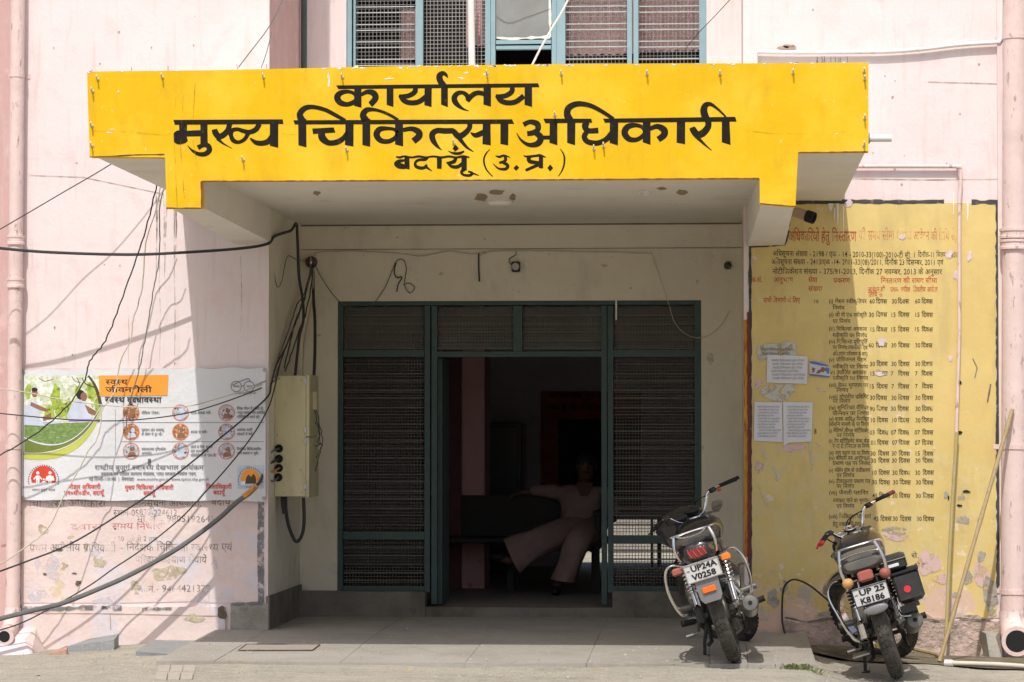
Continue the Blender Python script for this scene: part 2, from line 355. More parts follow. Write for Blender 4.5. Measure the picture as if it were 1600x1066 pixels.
def text(mb, s, u, v, h, width=None, Y=-.0055, bold=0.0, slope=0.0, anchor='l', mapper=None, wob=0.0):
    """one line: (u, v) photo pixel of the left end of the foot line, h = letter height in pixels"""
    ps, wd = line_pieces(s, bold)
    cap = .62 if any(ord(c) > 2300 for c in s) else .70
    sy = h / cap; sx = (width / wd) if width else sy
    if anchor == 'c': u = u - wd * sx / 2
    for k, (vs, fs) in enumerate(ps):
        q = []; wy = random.uniform(-wob, wob)
        for x, y in vs:
            uu = u + x * sx; vv = v - y * sy + (uu - u) * slope + wy
            q.append(mapper(uu, vv, k) if mapper else P(uu, vv, Y - .0003 * (k % 4)))
        mb.add(q, fs)
    return mb
def stroke(mb, pts, Y, tr=(0, 0, 1), smooth=True, k=6, zi=[0]):
    ox, oy, s = tr; zi[0] = (zi[0] + 1) % 9; yy = Y - .00015 * zi[0]
    q = cr(pts, k) if smooth else list(pts); L = []; Rr = []
    for i, (x, y, w_) in enumerate(q):
        a, b = q[max(i - 1, 0)], q[min(i + 1, len(q) - 1)]
        dx, dy = b[0] - a[0], b[1] - a[1]; l = math.hypot(dx, dy) or 1; nx, ny = -dy / l * w_ / 2, dx / l * w_ / 2
        L.append(P(ox + (x + nx) * s, oy + (y + ny) * s, yy)); Rr.append(P(ox + (x - nx) * s, oy + (y - ny) * s, yy))
    n = len(q); mb.add(L + Rr, [(i, i + 1, n + i + 1, n + i) for i in range(n - 1)]); return mb
def ppoly(mb, pts, Y, tr=(0, 0, 1), zi=[0]):
    ox, oy, s = tr; zi[0] = (zi[0] + 1) % 9
    return mb.add([P(ox + x * s, oy + y * s, Y - .00015 * zi[0]) for x, y in pts], [tuple(range(len(pts)))])
def blob(mb, u, v, ru, rv, Y, n=18, rough=.35, seed=None):
    rd = random.Random(seed if seed is not None else random.random()); ph = [rd.uniform(0, 6.28) for _ in range(4)]
    pts = []
    for i in range(n):
        t = 2 * pi * i / n; r = 1 + rough * (.5 * sin(2 * t + ph[0]) + .35 * sin(3 * t + ph[1]) + .3 * sin(5 * t + ph[2])) + rd.uniform(-rough, rough) * .3
        pts.append(P(u + ru * r * cos(t), v + rv * r * sin(t), Y))
    c = P(u, v, Y); mb.add(pts + [c], [(i, (i + 1) % n, n) for i in range(n)]); return mb
def prect(mb, u0, v0, u1, v1, Y0, Y1):                 # box whose front face (y=Y0) covers the pixel rectangle
    a, b = P(u0, v1, Y0), P(u1, v0, Y0); return mb.box((a.x, Y0, a.z), (b.x, Y1, b.z))

# ================================================================== GROUND
def gz(x, y):
    e = min(max(0, min(1, (x + 4.35) / 1.1)), max(0, min(1, (.66 - x) / .18))); near = max(0, min(1, (-y - .2) / 1.2))
    return -.088 + .068 * e + .004 * near
g = MB(); xs = [-60, -20, -8] + [-6 + .12 * i for i in range(80)] + [4, 8, 20, 60]; ys = [-70, -30, -12] + [-6 + .12 * i for i in range(52)] + [.6, 1.2, 30]
vs = []
for y in ys:
    for x in xs:
        z = gz(x, y) + (.004 * sin(x * 3.1 + y * 2) + .004 * sin(x * 7.7 - y * 5.3) if abs(x) < 7 and -7 < y < 0 else 0)
        if y > .3: z = -.12
        vs.append((x, y, z))
nx = len(xs)
g.add(vs, [(j * nx + i, j * nx + i + 1, (j + 1) * nx + i + 1, (j + 1) * nx + i) for j in range(len(ys) - 1) for i in range(nx - 1)])
tag(g.build('street_ground', 'ground', smooth=True), kind='structure', label='dusty pale concrete street in front of the building')
XL, XR = -2.835, P(1163, 700, 0).x                      # inner faces of the porch side walls
RY = 1.4                                                # depth of the recessed wall
por = thing('porch_floor', (-1.3, -.2, 0), 'concrete porch floor slabs under the yellow canopy', None); por['kind'] = 'structure'
def fz(y): return .05 if y > -.1 else .05 + (y + .1) / 1.85 * .046
edges = [XL - .33, XL, -2.12, -1.42, -.74, -.06, XR, XR + .38]
rows = [RY + .02, -.18, -1.0, -1.93]
for a, b in zip(edges[:-1], edges[1:]):
    for y1, y0 in zip(rows[:-1], rows[1:]):
        if b <= XL + .001 and y1 > 0: y1 = -.03
        if a >= XR - .001 and y1 > 0: y1 = -.03
        e = .0013; o_ = MB(); bx0, bx1 = a + e, b - e
        if a > XR - .4 and y0 < -.1 and b > XR: pass
        jz = random.uniform(-.0015, .0015); ja = random.uniform(-.012, .012) if y0 < -1.5 else 0
        o_.hexa([(bx0, y0 + e + ja, -.14), (bx1, y0 + e - ja, -.14), (bx1, y1 - e, -.14), (bx0, y1 - e, -.14),
                 (bx0, y0 + e + ja, fz(y0) + jz), (bx1, y0 + e - ja, fz(y0) + jz), (bx1, y1 - e, fz(y1) + jz), (bx0, y1 - e, fz(y1) + jz)])
        o_.build('floor_slab', 'floor', por)
crk = MB()
for pts in [[(560, 1012), (590, 1016), (640, 1010), (690, 1018), (760, 1016)], [(700, 985), (720, 992), (760, 990)]]:
    q = []
    for i, (u, v) in enumerate(cr([(a, b) for a, b in pts], 5)):
        p = PZ(u + random.uniform(-1.5, 1.5), v, .03); p.z = fz(p.y) + .003; q.append(p)
    n = len(q); crk.add([p + Vector((0, -.003, 0)) for p in q] + [p + Vector((0, .003, 0)) for p in q], [(i, i + 1, n + i + 1, n + i) for i in range(n - 1)])
crk.build('crack', 'darkcement', por)
dm = MB(); 
pts = []
for u, v in [(1215, 1000), (1300, 1012), (1380, 1016), (1470, 1022), (1600, 1027), (1620, 1046), (1540, 1043), (1450, 1036), (1400, 1034), (1330, 1031), (1262, 1029), (1240, 1014)]:
    p = PZ(u, v, -.07); p.z = gz(p.x, p.y) + .012; pts.append(p)
dm.add(pts, [tuple(range(len(pts)))]); tag(dm.build('soil_strip', 'damp'), kind='structure', label='damp brown soil with painted-in shade along the foot of the yellow wall')  # damp soil whose dark tone also paints in the shadow there

# ================================================================== BUILDING
bld = thing('office_building', (-1.3, .2, 0), 'two storey office building with pink plaster walls around a recessed porch', 'building')
T = .32
def wall(name, x0, x1, z0, z1, y0, y1, m, **k): return MB().box((x0, y0, z0), (x1, y1, z1)).build(name, m, bld, **k)
wall('front_wall', P(18, 500, 0).x, XL, -.3, 6.6, 0, T, 'pink', label='pink plaster wall to the left of the porch')
wall('corner_wall', -7, P(18, 500, 0).x, -.3, 6.6, .14, T, 'pinkshade', label='pink strip with shade in its colour beyond the left drainpipe')  # shade at the wall corner is painted in by the darker pink
wall('front_wall', XR, 5.5, -.3, 6.6, 0, T, 'pink', label='pink plaster wall to the right of the porch')
wall('side_wall', XL - .02, XL + .001, .0, 2.74, .002, RY, 'cream', label='cream side wall of the porch')
wall('side_wall', XL - .02, XL + .001, 2.9, 6.6, .002, RY, 'pinkshade', label='shaded pink return beside the upper window')  # shade of the return is put into its darker pink
wall('side_wall', XR - .001, XR + .02, .0, 2.74, .002, RY, 'cream')
wall('side_wall', XR - .001, XR + .02, 2.9, 6.6, .002, RY, 'pink')
# recessed wall with the entrance opening and the window opening
dl, dr = P(527, 700, RY).x, P(1096, 700, RY).x; dtop = P(800, 470, RY).z; zfl = .115
for x0, x1, z0, z1 in [(XL, dl, 0, 2.72), (dr, XR, 0, 2.72), (dl, dr, dtop, 2.72)]: wall('recessed_wall', x0, x1, z0, z1, RY, RY + .25, 'cream')
wl, wr = P(541, 50, RY).x, P(1104, 50, RY).x; wz0, wz1 = 3.35, 5.3
for x0, x1, z0, z1 in [(XL, wl, 2.72, 6.6), (wr, XR, 2.72, 6.6), (wl, wr, 2.72, wz0), (wl, wr, wz1, 6.6)]: wall('recessed_wall', x0, x1, z0, z1, RY, RY + .25, 'pink')
wall('roof_slab', -7, 5.5, 6.6, 6.75, RY + .01, 8.3, 'ceil'); wall('roof_slab', -7, XL, 6.6, 6.75, -.1, RY, 'ceil'); wall('roof_slab', XR, 5.5, 6.6, 6.75, -.1, RY, 'ceil')
wall('end_wall', -7, -6.8, -.3, 6.6, T, 8.2, 'pink'); wall('end_wall', 5.3, 5.5, -.3, 6.6, T, 8.2, 'pink')
wall('rear_wall', -6.8, P(900, 700, 7.2).x - .3, -.3, 6.6, 8.0, 8.2, 'pink'); wall('rear_wall', P(1062, 700, 7.2).x + .3, 5.3, -.3, 6.6, 8.0, 8.2, 'pink'); wall('rear_wall', P(900, 700, 7.2).x - .3, P(1062, 700, 7.2).x + .3, 1.3, 6.6, 8.0, 8.2, 'pink')
wall('inner_wall', -6.8, XL - .001, -.3, 6.6, RY, RY + .25, 'inwall'); wall('inner_wall', XR + .001, 5.3, -.3, 6.6, RY, RY + .25, 'inwall')
wall('porch_ceiling', XL, XR, 2.70, 2.90, .002, RY, 'ceil')
# cornice groove lines on the porch wall and small stains
gr = MB(); prect(gr, 470, 350.3, 1165, 351.8, RY - .004, RY - .001); prect(gr, 470, 387.5, 1165, 390, RY - .006, RY - .001)
gr.build('plaster_groove', 'darkcement', bld)
# plinths
sl = MB(); prect(sl, 467, 925, 664, 966, RY - .12, RY - .001); sl.build('sill_plinth', 'darkcement', bld)
sl = MB(); prect(sl, 957, 925, 1170, 966, RY - .12, RY - .001); sl.build('sill_plinth', 'darkcement', bld)
sl = MB(); a = P(664, 966, RY - .1); b = P(957, 943, RY - .1); sl.box((a.x, RY - .1, 0), (b.x, RY - .001, zfl)); sl.build('door_step', 'darkcement', bld)
sl = MB(); a = P(360, 986, -.015); b = P(413, 943, -.015); sl.box((a.x, -.015, -.1), (XL + .004, -.001, b.z)); sl.build('pier_base', 'cement', bld, label='bare grey cement block at the foot of the left pier')
sl = MB().box((XL - .01, -.013, 0), (XL + .012, RY, .26)); sl.build('skirting', 'darkcement', bld)
sl = MB().box((XR - .012, .01, 0), (XR + .01, RY, .22)); sl.build('skirting', 'darkcement', bld)
# left wall ledge at its foot, right wall ledge
sl = MB(); a = P(30, 947, -.02); b = P(352, 945, -.02); sl.box((a.x, -.022, -.3), (b.x, -.001, a.z)); sl.build('wall_foot', 'salmon', bld, label='low ledge at the foot of the left pink wall')
sl = MB(); n = 34; top = []
for i in range(n + 1):
    u = 1226 + (1568 - 1226) * i / n; vv = 968 + 5 * sin(i * .8) + random.uniform(-3, 3) + (-14 if 1300 < u < 1400 else 0) * 0 - (u - 1226) * .008
    top.append(P(u, vv, -.03))
bot = [Vector((p.x, p.y, -.3)) for p in top]; sl.prism(top + bot[::-1], (0, .029, 0))
rb = mat('crumbling_plaster', (.46, .36, .30), .92, var=.15, scale=6, bump=.02, bscale=30, layers=[dict(c=(.22, .19, .15), s=5, lo=.48, hi=.6, k=.8), dict(c=(.60, .44, .40), s=9, lo=.56, hi=.62, k=.7)])
sl.build('wall_foot', rb, bld, label='crumbling plaster foot of the yellow painted wall')
# interior
IN = thing('entrance_hall', (-1.3, 4, 0), 'dim hall seen through the open entrance', None); IN['kind'] = 'structure'
BY = 7.2
def iw(name, a, b, m, par=IN, **k): return MB().box(a, b).build(name, m, par, **k)
iw('hall_floor', (-5, RY - .002, -.1), (3, 8.0, zfl - .004), 'infloor')
iw('hall_ceiling', (-5, RY + .25, 2.9), (3, 8.2, 3.1), 'inwall')
iw('hall_side_wall', (-5.1, RY + .2, 0), (-4.9, 8.2, 3), 'inwall'); iw('hall_side_wall', (2.0, RY + .2, 0), (2.2, 8.2, 3), 'inwall')
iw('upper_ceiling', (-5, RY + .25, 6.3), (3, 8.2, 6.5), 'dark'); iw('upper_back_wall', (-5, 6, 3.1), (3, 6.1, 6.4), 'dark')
def bx(u): return P(u, 700, BY).x
ol, orr = bx(900), bx(1062); oz0, oz1 = P(900, 893, BY).z, P(900, 812, BY).z
for x0, x1, z0, z1 in [(-5, ol, 0, 3), (orr, 3, 0, 3), (ol, orr, 0, oz0), (ol, orr, oz1, 3)]: iw('hall_back_wall', (x0, BY, z0), (x1, BY + .2, z1), 'inwall')
iw('window_bar', (ol, BY + .05, P(900, 850, BY).z), (orr, BY + .1, P(900, 838, BY).z), 'dark')
iw('window_bar', (bx(1016), BY + .04, oz0), (bx(1020), BY + .09, oz1), 'dark'); iw('window_bar', (bx(1027), BY + .04, oz0), (bx(1033), BY + .09, oz1), 'dark')
iw('yard_wall', (-8, 15, -.2), (8, 15.2, 2.2), 'cement'); iw('yard_ground', (-9, 8.3, -.2), (9, 16, -.1), 'ground')
pil = MB(); a = P(720, 700, 3.6); b = P(757, 700, 3.6); pil.box((P(700, 700, 3.6).x - .02, 3.6, zfl), (b.x, 4.1, 2.9)); pil.build('pillar', 'inpink', IN)
pil = MB(); pil.box((P(690, 700, 3.4).x, 3.5, zfl), (P(718, 700, 3.4).x, 3.58, 2.9)); pil.build('pillar_shade_strip', mat('maroon_pillar_shade', (.10, .035, .04), .8, var=.2), IN)  # added dark strip: shade of the pillar's side face put into the colour

# ================================================================== PAINTED PANELS AND LETTERING ON THE WALLS
# --- yellow notice wall on the right
nb = thing('painted_notice', P(1365, 985, -.002), 'large yellow notice with rows of hand-painted Hindi service deadlines on the right wall', 'painted notice')
q = MB(); pts = [(1173, 384), (1228, 384), (1240, 318), (1330, 317), (1450, 317), (1556, 318), (1557, 500), (1556, 800), (1557, 962), (1540, 969), (1500, 964), (1440, 970), (1400, 962), (1330, 970), (1290, 964), (1252, 972), (1232, 962), (1226, 985), (1222, 992), (1174, 990)]
q.prism([P(u, v, -.001) for u, v in pts], (0, -.003, 0)); q.build('paint_ground', 'board', nb)
q = MB()
def wobble_strip(mb, pts, w, Y, seed=0, k=.35):
    rd = random.Random(seed); out = []
    for i in range(len(pts) - 1):
        (a, b), (c, d) = pts[i], pts[i + 1]; n = max(2, int(math.hypot(c - a, d - b) / 7))
        for j in range(n): out.append((a + (c - a) * j / n, b + (d - b) * j / n, w * (1 + rd.uniform(-k, k))))
    out.append((*pts[-1], w)); return stroke(mb, out, Y, smooth=False)
wobble_strip(q, [(1240, 316), (1330, 315), (1420, 316), (1475, 315)], 6.5, -.005, 1, .25); wobble_strip(q, [(1518, 316), (1560, 316)], 6.5, -.005, 2)
wobble_strip(q, [(1559, 314), (1560, 500), (1560, 700), (1561, 905), (1552, 935)], 7, -.005, 3); wobble_strip(q, [(1172, 385), (1172.5, 700), (1173, 990)], 4.5, -.005, 4)
wobble_strip(q, [(1172, 385), (1226, 382), (1232, 360)], 4, -.005, 5)
q.build('border', 'border', nb)
q = MB(); wobble_strip(q, [(1166, 500), (1166, 870)], 7.5, -.003, 6, .1); q.build('orange_band', mat('orange_band_paint', (.50, .24, .03), .8, var=.15, scale=9, layers=[dict(c=(.30, .06, .02), s=14, st=(6, 1, .6), lo=.5, hi=.6, k=.8)]), nb)
q = MB(); wobble_strip(q, [(1169, 488), (1170, 700), (1170, 880)], 4, -.006, 7, .4); q.build('red_band', mat('dark_red_band', (.20, .03, .02), .8, var=.3, scale=20), nb)
TB, TR, TF = MB(), MB(), MB()
text(TR, 'अधिकारियों हेतु', 1232, 377, 15, 64, bold=.008); text(TR, 'निस्तारण', 1300, 377, 15, 38, bold=.008)
text(TF, 'की समय सीमा (', 1342, 375, 14, 62, bold=.006); text(TF, 'प्राप्त आवेदन की तिथि से)', 1408, 375, 13, 87, bold=.004)
text(TB, 'अधिसूचना संख्या - 2198 / एक - 14 - 2010-33(100)-2010-टी सी. 1', 1207, 400, 7.5, 224, bold=.004, slope=.012)
text(TB, 'दिनॉक-11 सितम्बर 201', 1434, 402, 7.5, 63)
text(TB, 'अधिसूचना संख्या - 2413/एक -14- 2011-33(08)/2011, दिनॉक 23 दिसम्बर, 2011 एवं', 1205, 413, 7.5, 269, bold=.004, slope=.004)
text(TB, 'नोटीफिकेशन संख्या - 375/91-2013, दिनॉक 27 नवम्बर, 2013 के अनुसार', 1207, 428, 7.5, 265, bold=.004, slope=.003)
for s, u, v, wd in [('क्र.सं.', 1174, 441, 17), ('अनुभाग', 1209, 441, 30), ('सेवा', 1263, 441, 14), ('संख्या', 1263, 455, 22), ('प्रकरण', 1302, 442, 26), ('निस्तारण की समय सीमा', 1376, 442, 88),
                    ('आवेदन की', 1356, 456, 27), ('तिथि से', 1357, 464, 22), ('प्रथम अपील', 1391, 456, 31), ('द्वितीय अपील', 1427, 456, 38), ('सभी विभागों के लिए', 1193, 473, 57)]:
    text(TR, s, u, v, 7, wd, bold=.008)
text(TB, '10', 1271, 474, 6, 8); text(TB, '8', 1272, 678, 8, 4, bold=.01)
rowsL = [(474, '(i) पेंशन स्वीकृतिपर'), (484, '~निर्णय'), (495, '(ii) जी पी एफ स्वीकृति'), (505, '~पर निर्णय'), (517, '(iii) चिकित्सा अवकाश'), (527, '~स्वीकृति पर निर्णय'),
    (537, '(iv) चिकित्सा प्रतिपूर्ति'), (546, '~पर निर्णय:तकनीकी एवं'), (556, '~अनिवार्यता परीक्षण के बाद)'), (565, '(v) प्रोविजनल पेंशन'), (576, '~स्वीकृति पर निर्णय'), (585, '(vi) उपार्जित अवकाश'), (594, '~स्वीकृति पर निर्णय'),
    (605, '(vii) वेतन भुगतान पर'), (613, '~~निर्णय'), (623, '(viii) गोपनीय प्रविष्टि'), (630, '~पर निर्णय'), (640, '(ix) सुनिश्चित कैरियर'), (649, '~प्रोन्नयन पर निर्णय'), (658, '(x) मृतक आश्रित नियुक्ति'), (666, '(सामान्य मामलों में) पर निर्णय'),
    (676, '(i) मेडिको लीगल सर्टिफिकेट'), (683, '~~पर निर्णय'), (692, '(ii) टेप सर्टिफिकेट कास केस'), (700, '~ए मई दो हॉस्पिटल पर निर्णय'), (711, '(iii) आयु प्रमाण पत्र पर निर्णय'), (719, '(iv) बीमारी स्व आरोग्यता'), (727, '~प्रमाण पत्र पर निर्णय'),
    (738, '(v) नर्सिंग होम के पंजीकरण'), (746, '~~पर निर्णय'), (755, '(vi) टीकाकरण प्रमाण पत्र'), (763, '~~पर निर्णय'), (773, '(vii) फैमली प्लानिंग'), (785, '~असफल रहने पर भुगतान'), (794, '~~पर निर्णय'), (810, '(viii) चिकित्सा परिचर्या'), (822, '~हेतु तकनीकी सलाह'), (841, '~~~~~~~~पत्र')]
for v, s in rowsL:
    n = s.count('~'); s2 = s.lstrip('~'); u = 1295 + n * (6 if n < 3 else 6)
    text(TB, s2, u, v, 5.7, min(len(s2) * 3.1, 1354 + (v - 470) * .02 - u), bold=.006, wob=.3)
rowsN = [(474, '60', '30', '60'), (495, '30', '15', '15'), (518, '15', '15', '15'), (543, '60', '30', '30'), (572, '30', '30', '30'), (587, '15', '7', '7'), (607, '15', '7', '7'), (625, '30', '30', '30'), (642, '90', '30', '30'), (660, '10', '10', '30'),
    (679, '03', '07', '07'), (695, '01', '07', '07'), (712, '30', '30', '15'), (723, '30', '30', '30'), (742, '10', '30', '30'), (757, '30', '30', '30'), (778, '45', '30', '30'), (814, '45', '30', '30')]
for v, a, b, c in rowsN:
    k = max(0, (v - 640)) * .03
    for u, s in ((1358 + k * 1.2, a), (1392 + k * .6, b), (1429 + k * .4, c)):
        text(TB, s, u + random.uniform(-1, 1), v, 6.8, 8.5 if len(s) > 1 else 4, bold=.01, wob=.3); text(TB, 'दिवस', u + 11 + random.uniform(-.6, .6), v, 6.4, 17.5, bold=.012, wob=.3, slope=random.uniform(0, .03))
text(TB, 'से.', 1424, 872, 7, 12); text(TB, 'श्री कार्यालय', 1429, 886, 6, 38)
#TB
TB.build('black_lettering', 'text_black', nb, fix=False); TR.build('red_lettering', 'text_red', nb, fix=False); TF.build('faded_heading', 'text_redfade', nb, fix=False)
q = MB()
for u, v, a, b in [(1483, 398, 5, 7), (1378, 534, 6, 7), (1410, 370, 5, 4), (1495, 430, 4, 9), (1376, 584, 10, 3), (1460, 700, 2, 2), (1515, 400, 3, 9), (1485, 560, 3, 5), (1326, 318, 6, 6)]: blob(q, u, v, a, b, -.0075)
q.build('bare_patch', mat('flaked_pink_patch', (.70, .58, .60), .9, var=.15, scale=25, alpha=(20, .34, .44, .95)), nb)
q = MB()
for u, v, a, b in [(1398, 829, 20, 6), (1502, 777, 5, 6), (1505, 812, 9, 7), (1531, 811, 4, 4), (1208, 936, 10, 13), (1224, 915, 8, 10), (1533, 870, 6, 9), (1513, 903, 8, 9), (1548, 930, 12, 30), (1495, 930, 6, 5), (1478, 773, 4, 5), (1290, 960, 16, 4)]: blob(q, u, v, a, b, -.0072)
q.build('bare_cement_patch', 'cementpatch', nb)
q = MB()
for u, v, a, b in [(1400, 838, 22, 6), (1450, 880, 16, 22), (1535, 900, 14, 18), (1240, 700, 22, 5), (1208, 670, 16, 5), (1186, 730, 8, 9), (1185, 600, 6, 8), (1470, 905, 10, 9)]: blob(q, u, v, a, b, -.0066)
q.build('pink_undercoat_patch', mat('pink_undercoat', (.66, .47, .44), .9, var=.1, scale=12, alpha=(12, .40, .50, .9)), nb)
q = MB()
for u, v, a, b in [(1510, 768, 5, 2.4), (1500, 598, 3, 2.6), (1500, 676, 4, 2.2), (1482, 778, 1.5, 3), (1499, 790, 4, 2)]: blob(q, u, v, a, b, -.009)
q.build('wall_hole', 'hole', nb)
q = MB()
wobble_strip(q, [(1438, 965), (1470, 971), (1500, 966), (1530, 969), (1562, 966)], 2, -.036, 9, .7); wobble_strip(q, [(1520, 560), (1527, 575), (1523, 590)], 1.2, -.008, 10); wobble_strip(q, [(1548, 600), (1543, 628)], 2.2, -.008, 11)
wobble_strip(q, [(1226, 965), (1260, 972), (1300, 966), (1340, 972), (1392, 968)], 3, -.036, 12, .8)
q.build('crack', 'darkcement', nb)

# --- faded panel on the left
fp = thing('faded_wall_notice', P(220, 945, -.002), 'faded salmon notice with worn black Hindi lettering below the banner', 'painted notice')
q = MB(); q.prism([P(u, v, -.001) for u, v in [(33, 575), (403, 575), (404, 941), (352, 943), (300, 940), (200, 942), (33, 942)]], (0, -.003, 0)); q.build('paint_ground', 'salmon', fp)
q = MB(); wobble_strip(q, [(31, 578), (30, 800), (29, 948)], 6, -.005, 21, .4); wobble_strip(q, [(408, 782), (407, 860), (408, 942)], 10, -.005, 22, .1)
wobble_strip(q, [(30, 951), (80, 952), (150, 949), (190, 950)], 8, -.025, 23, .6); wobble_strip(q, [(222, 952), (268, 951)], 4, -.025, 24, .4); wobble_strip(q, [(362, 944), (410, 943)], 5, -.017, 25, .3)
q.build('border', 'grey_border', fp)
q = MB()
text(q, 'चिकित्सा अधिकारी', 45, 792, 10, 120, wob=1); text(q, 'जनसूचना अधिकारी,', 210, 791, 9, 105, wob=1); text(q, 'बदायूँ', 330, 790, 10, 30); text(q, 'स्थान-05832-224612', 177, 806, 9, 100, wob=.6)
text(q, 'मो. नं. - 9805192645', 214, 816, 9, 122, wob=.6); text(q, 'प्रथम अपीलीय प्राधिकारी', 46, 862, 11, 135, wob=.6); text(q, '- निदेशक चिकित्सा स्वास्थ्य एवं', 188, 861, 11, 175, wob=.5)
text(q, 'परिवार कल्याण सेवायें', 211, 880, 10, 112, wob=.6); text(q, 'मो.नं.- 9464421379', 215, 925, 10, 114, wob=.8); text(q, '7.30 बजे से 2 तक', 176, 846, 7, 70, wob=.6); text(q, 'कार्य', 373, 955, 5, 14, Y=-.02)
q.build('black_lettering', 'text_fade', fp, fix=False)
q = MB(); text(q, 'द्वारा', 110, 828, 9, 50); text(q, 'समय निर्धारण', 175, 827, 9, 88, wob=.6); q.build('red_lettering', 'text_fadered', fp, fix=False)
q = MB()
for u, v, a, b in [(110, 839, 5, 3), (135, 852, 3.5, 4), (98, 885, 7, 6), (155, 878, 11, 8), (262, 895, 26, 11), (212, 918, 9, 10), (67, 828, 9, 7), (305, 965, 18, 6)]: blob(q, u, v, a, b, -.006 if v < 945 else -.026)
q.build('ochre_patch', mat('ochre_undercoat', (.58, .51, .36), .9, var=.2, scale=30, alpha=(19, .42, .54, .85), layers=[dict(c=(.34, .29, .18), s=30, lo=.5, hi=.6, k=.7)]), fp)
q = MB()
for u, v, a, b in [(75, 885, 24, 18), (60, 930, 16, 9), (320, 940, 12, 14), (335, 880, 5, 9), (165, 940, 25, 6), (150, 865, 9, 5), (245, 800, 14, 5)]: blob(q, u, v, a, b, -.0052)
q.build('lilac_patch', mat('lilac_undercoat', (.68, .65, .70), .9, var=.08, scale=12, alpha=(13, .42, .58, .75)), fp)
q = MB()
for u, v, a, b in [(92, 859, 5, 2.5), (70, 897, 3.5, 1.5), (122, 911, 5, 3.5), (116, 896, 4, 1.2), (180, 826, 2, 1), (347, 958, 8, 9)]: blob(q, u, v, a, b, -.0078 if v < 945 else -.027)
q.build('plaster_pit', mat('dark_pit', (.13, .10, .07), .9, var=.3, scale=40), fp)

# --- drips, streaks and nail holes on the pink and cream walls
dr_ = MB()
for i in range(15):
    u = random.uniform(243, 276); v0 = 300 + random.uniform(0, 20); v1 = v0 + random.uniform(30, 140)
    stroke(dr_, [(u, v0, 1.2), (u + 1, (v0 + v1) / 2, random.uniform(1, 2.6)), (u, v1, .5)], -.002)
for u, v0, v1 in [(249, 440, 570), (272, 420, 575), (376, 400, 520), (200, 480, 570)]: stroke(dr_, [(u, v0, .9), (u + 1.5, (v0 + v1) / 2, 1.2), (u, v1, .5)], -.002)
dr_.build('paint_drip', 'mildew', bld, fix=False)
dr_ = MB()
for u, v0, v1, w_ in [(1309, 318, 352, 4), (1304, 325, 345, 2), (1318, 322, 365, 2), (1298, 318, 330, 8), (1490, 300, 335, 2), (1512, 318, 345, 3)]: stroke(dr_, [(u, v0, w_), (u, (v0 + v1) / 2, w_ * .8), (u, v1, .6)], -.0085)
dr_.build('white_drip', 'white_chip', bld, fix=False)
sp = MB()
for i in range(46): 
    u, v = random.uniform(470, 1160), random.choice([random.uniform(352, 385), random.uniform(395, 462)]); blob(sp, u, v, random.uniform(.6, 1.8), random.uniform(.6, 1.6), RY - .003, n=8)
for u, v, a, b in [(690, 428, 4, 3.5), (944, 415, 7, 2.5), (498, 524, 3, 2.5), (755, 395, 8, 2), (1090, 440, 3, 2), (1090, 700, 8, 14), (1120, 790, 8, 12), (1110, 560, 5, 10)]: blob(sp, u, v, a, b, RY - .003, n=12)
sp.build('stain', 'mildew', bld, fix=False)
sp = MB()
for i in range(34): 
    u, v = (random.uniform(45, 410), random.uniform(20, 570)) if i % 2 else (random.uniform(1180, 1560), random.uniform(5, 300)); blob(sp, u, v, random.uniform(.8, 1.8), random.uniform(.8, 2.4), -.003, n=8)
for u, v, a, b in [(1231, 75, 12, 4), (1232, 72, 8, 3)]: blob(sp, u, v, a, b, -.004)
sp.build('stain', mat('plaster_scar', (.42, .30, .26), .9, var=.2, scale=30), bld, fix=False)
ln = MB(); wobble_strip(ln, [(45, 274), (130, 277), (250, 302)], .8, -.002, 31, .5); wobble_strip(ln, [(1330, 279), (1450, 281), (1560, 280)], .9, -.002, 32, .5); wobble_strip(ln, [(1450, 128), (1562, 131)], .8, -.002, 33, .5)
wobble_strip(ln, [(30, 958.5), (160, 959), (340, 963)], 1.2, -.024, 34, .5); wobble_strip(ln, [(172, 960), (173, 985)], 1, -.024, 35, .5)
ln.build('hairline_crack', mat('crack_line', (.40, .29, .26), .9, var=.2), bld, fix=False)
# ================================================================== CANOPY
CY = -2.6
can = thing('entrance_canopy', P(745, 300, CY / 2), 'projecting flat entrance canopy with yellow fascia and big black Hindi lettering', 'canopy')
sh = [(136, 112), (330, 110), (640, 103), (900, 100), (1200, 99), (1357, 97.5), (1357, 237), (1247, 238), (1243, 323), (1187, 318), (1187, 279), (750, 281), (314, 283), (315, 325), (260, 325), (258, 246), (140, 245)]
fs = MB(); fs.prism([P(u, v, CY) for u, v in sh], (0, .09, 0)); fs.build('fascia', 'yellow', can)
cy1 = CY + .092
q = MB()                                              # slab with its two overhangs
q.hexa([P(140, 244, CY) + Vector((.01, .092, .006)), P(1356, 237, CY) + Vector((-.01, .092, .006)), P(1315, 314, 0) + Vector((0, -.004, 0)), P(283, 308, 0) + Vector((0, -.004, 0)),
        P(140, 244, CY) + Vector((.01, .092, .25)), P(1356, 237, CY) + Vector((-.01, .092, .25)), P(1315, 314, 0) + Vector((0, -.004, .25)), P(283, 308, 0) + Vector((0, -.004, .25))])
q.build('roof_slab', 'ceil', can)
lb = [P(262, 323, CY), P(313, 323, CY), P(424, 379, 0), P(366, 381, 0)]
def beam(l, zt):
    a, b, c, d = [Vector(p) for p in l]; a.y = b.y = cy1; c.y = d.y = -.004
    up = [Vector((p.x, p.y, zt)) for p in (a, b, c, d)]; return MB().hexa([a, b, c, d] + up)
beam(lb, 2.79).build('beam', 'ceil', can)
beam([P(1190, 317, CY), P(1241, 321, CY), P(1226, 383, 0), P(1168, 385, 0)], 2.79).build('beam', 'ceil', can)
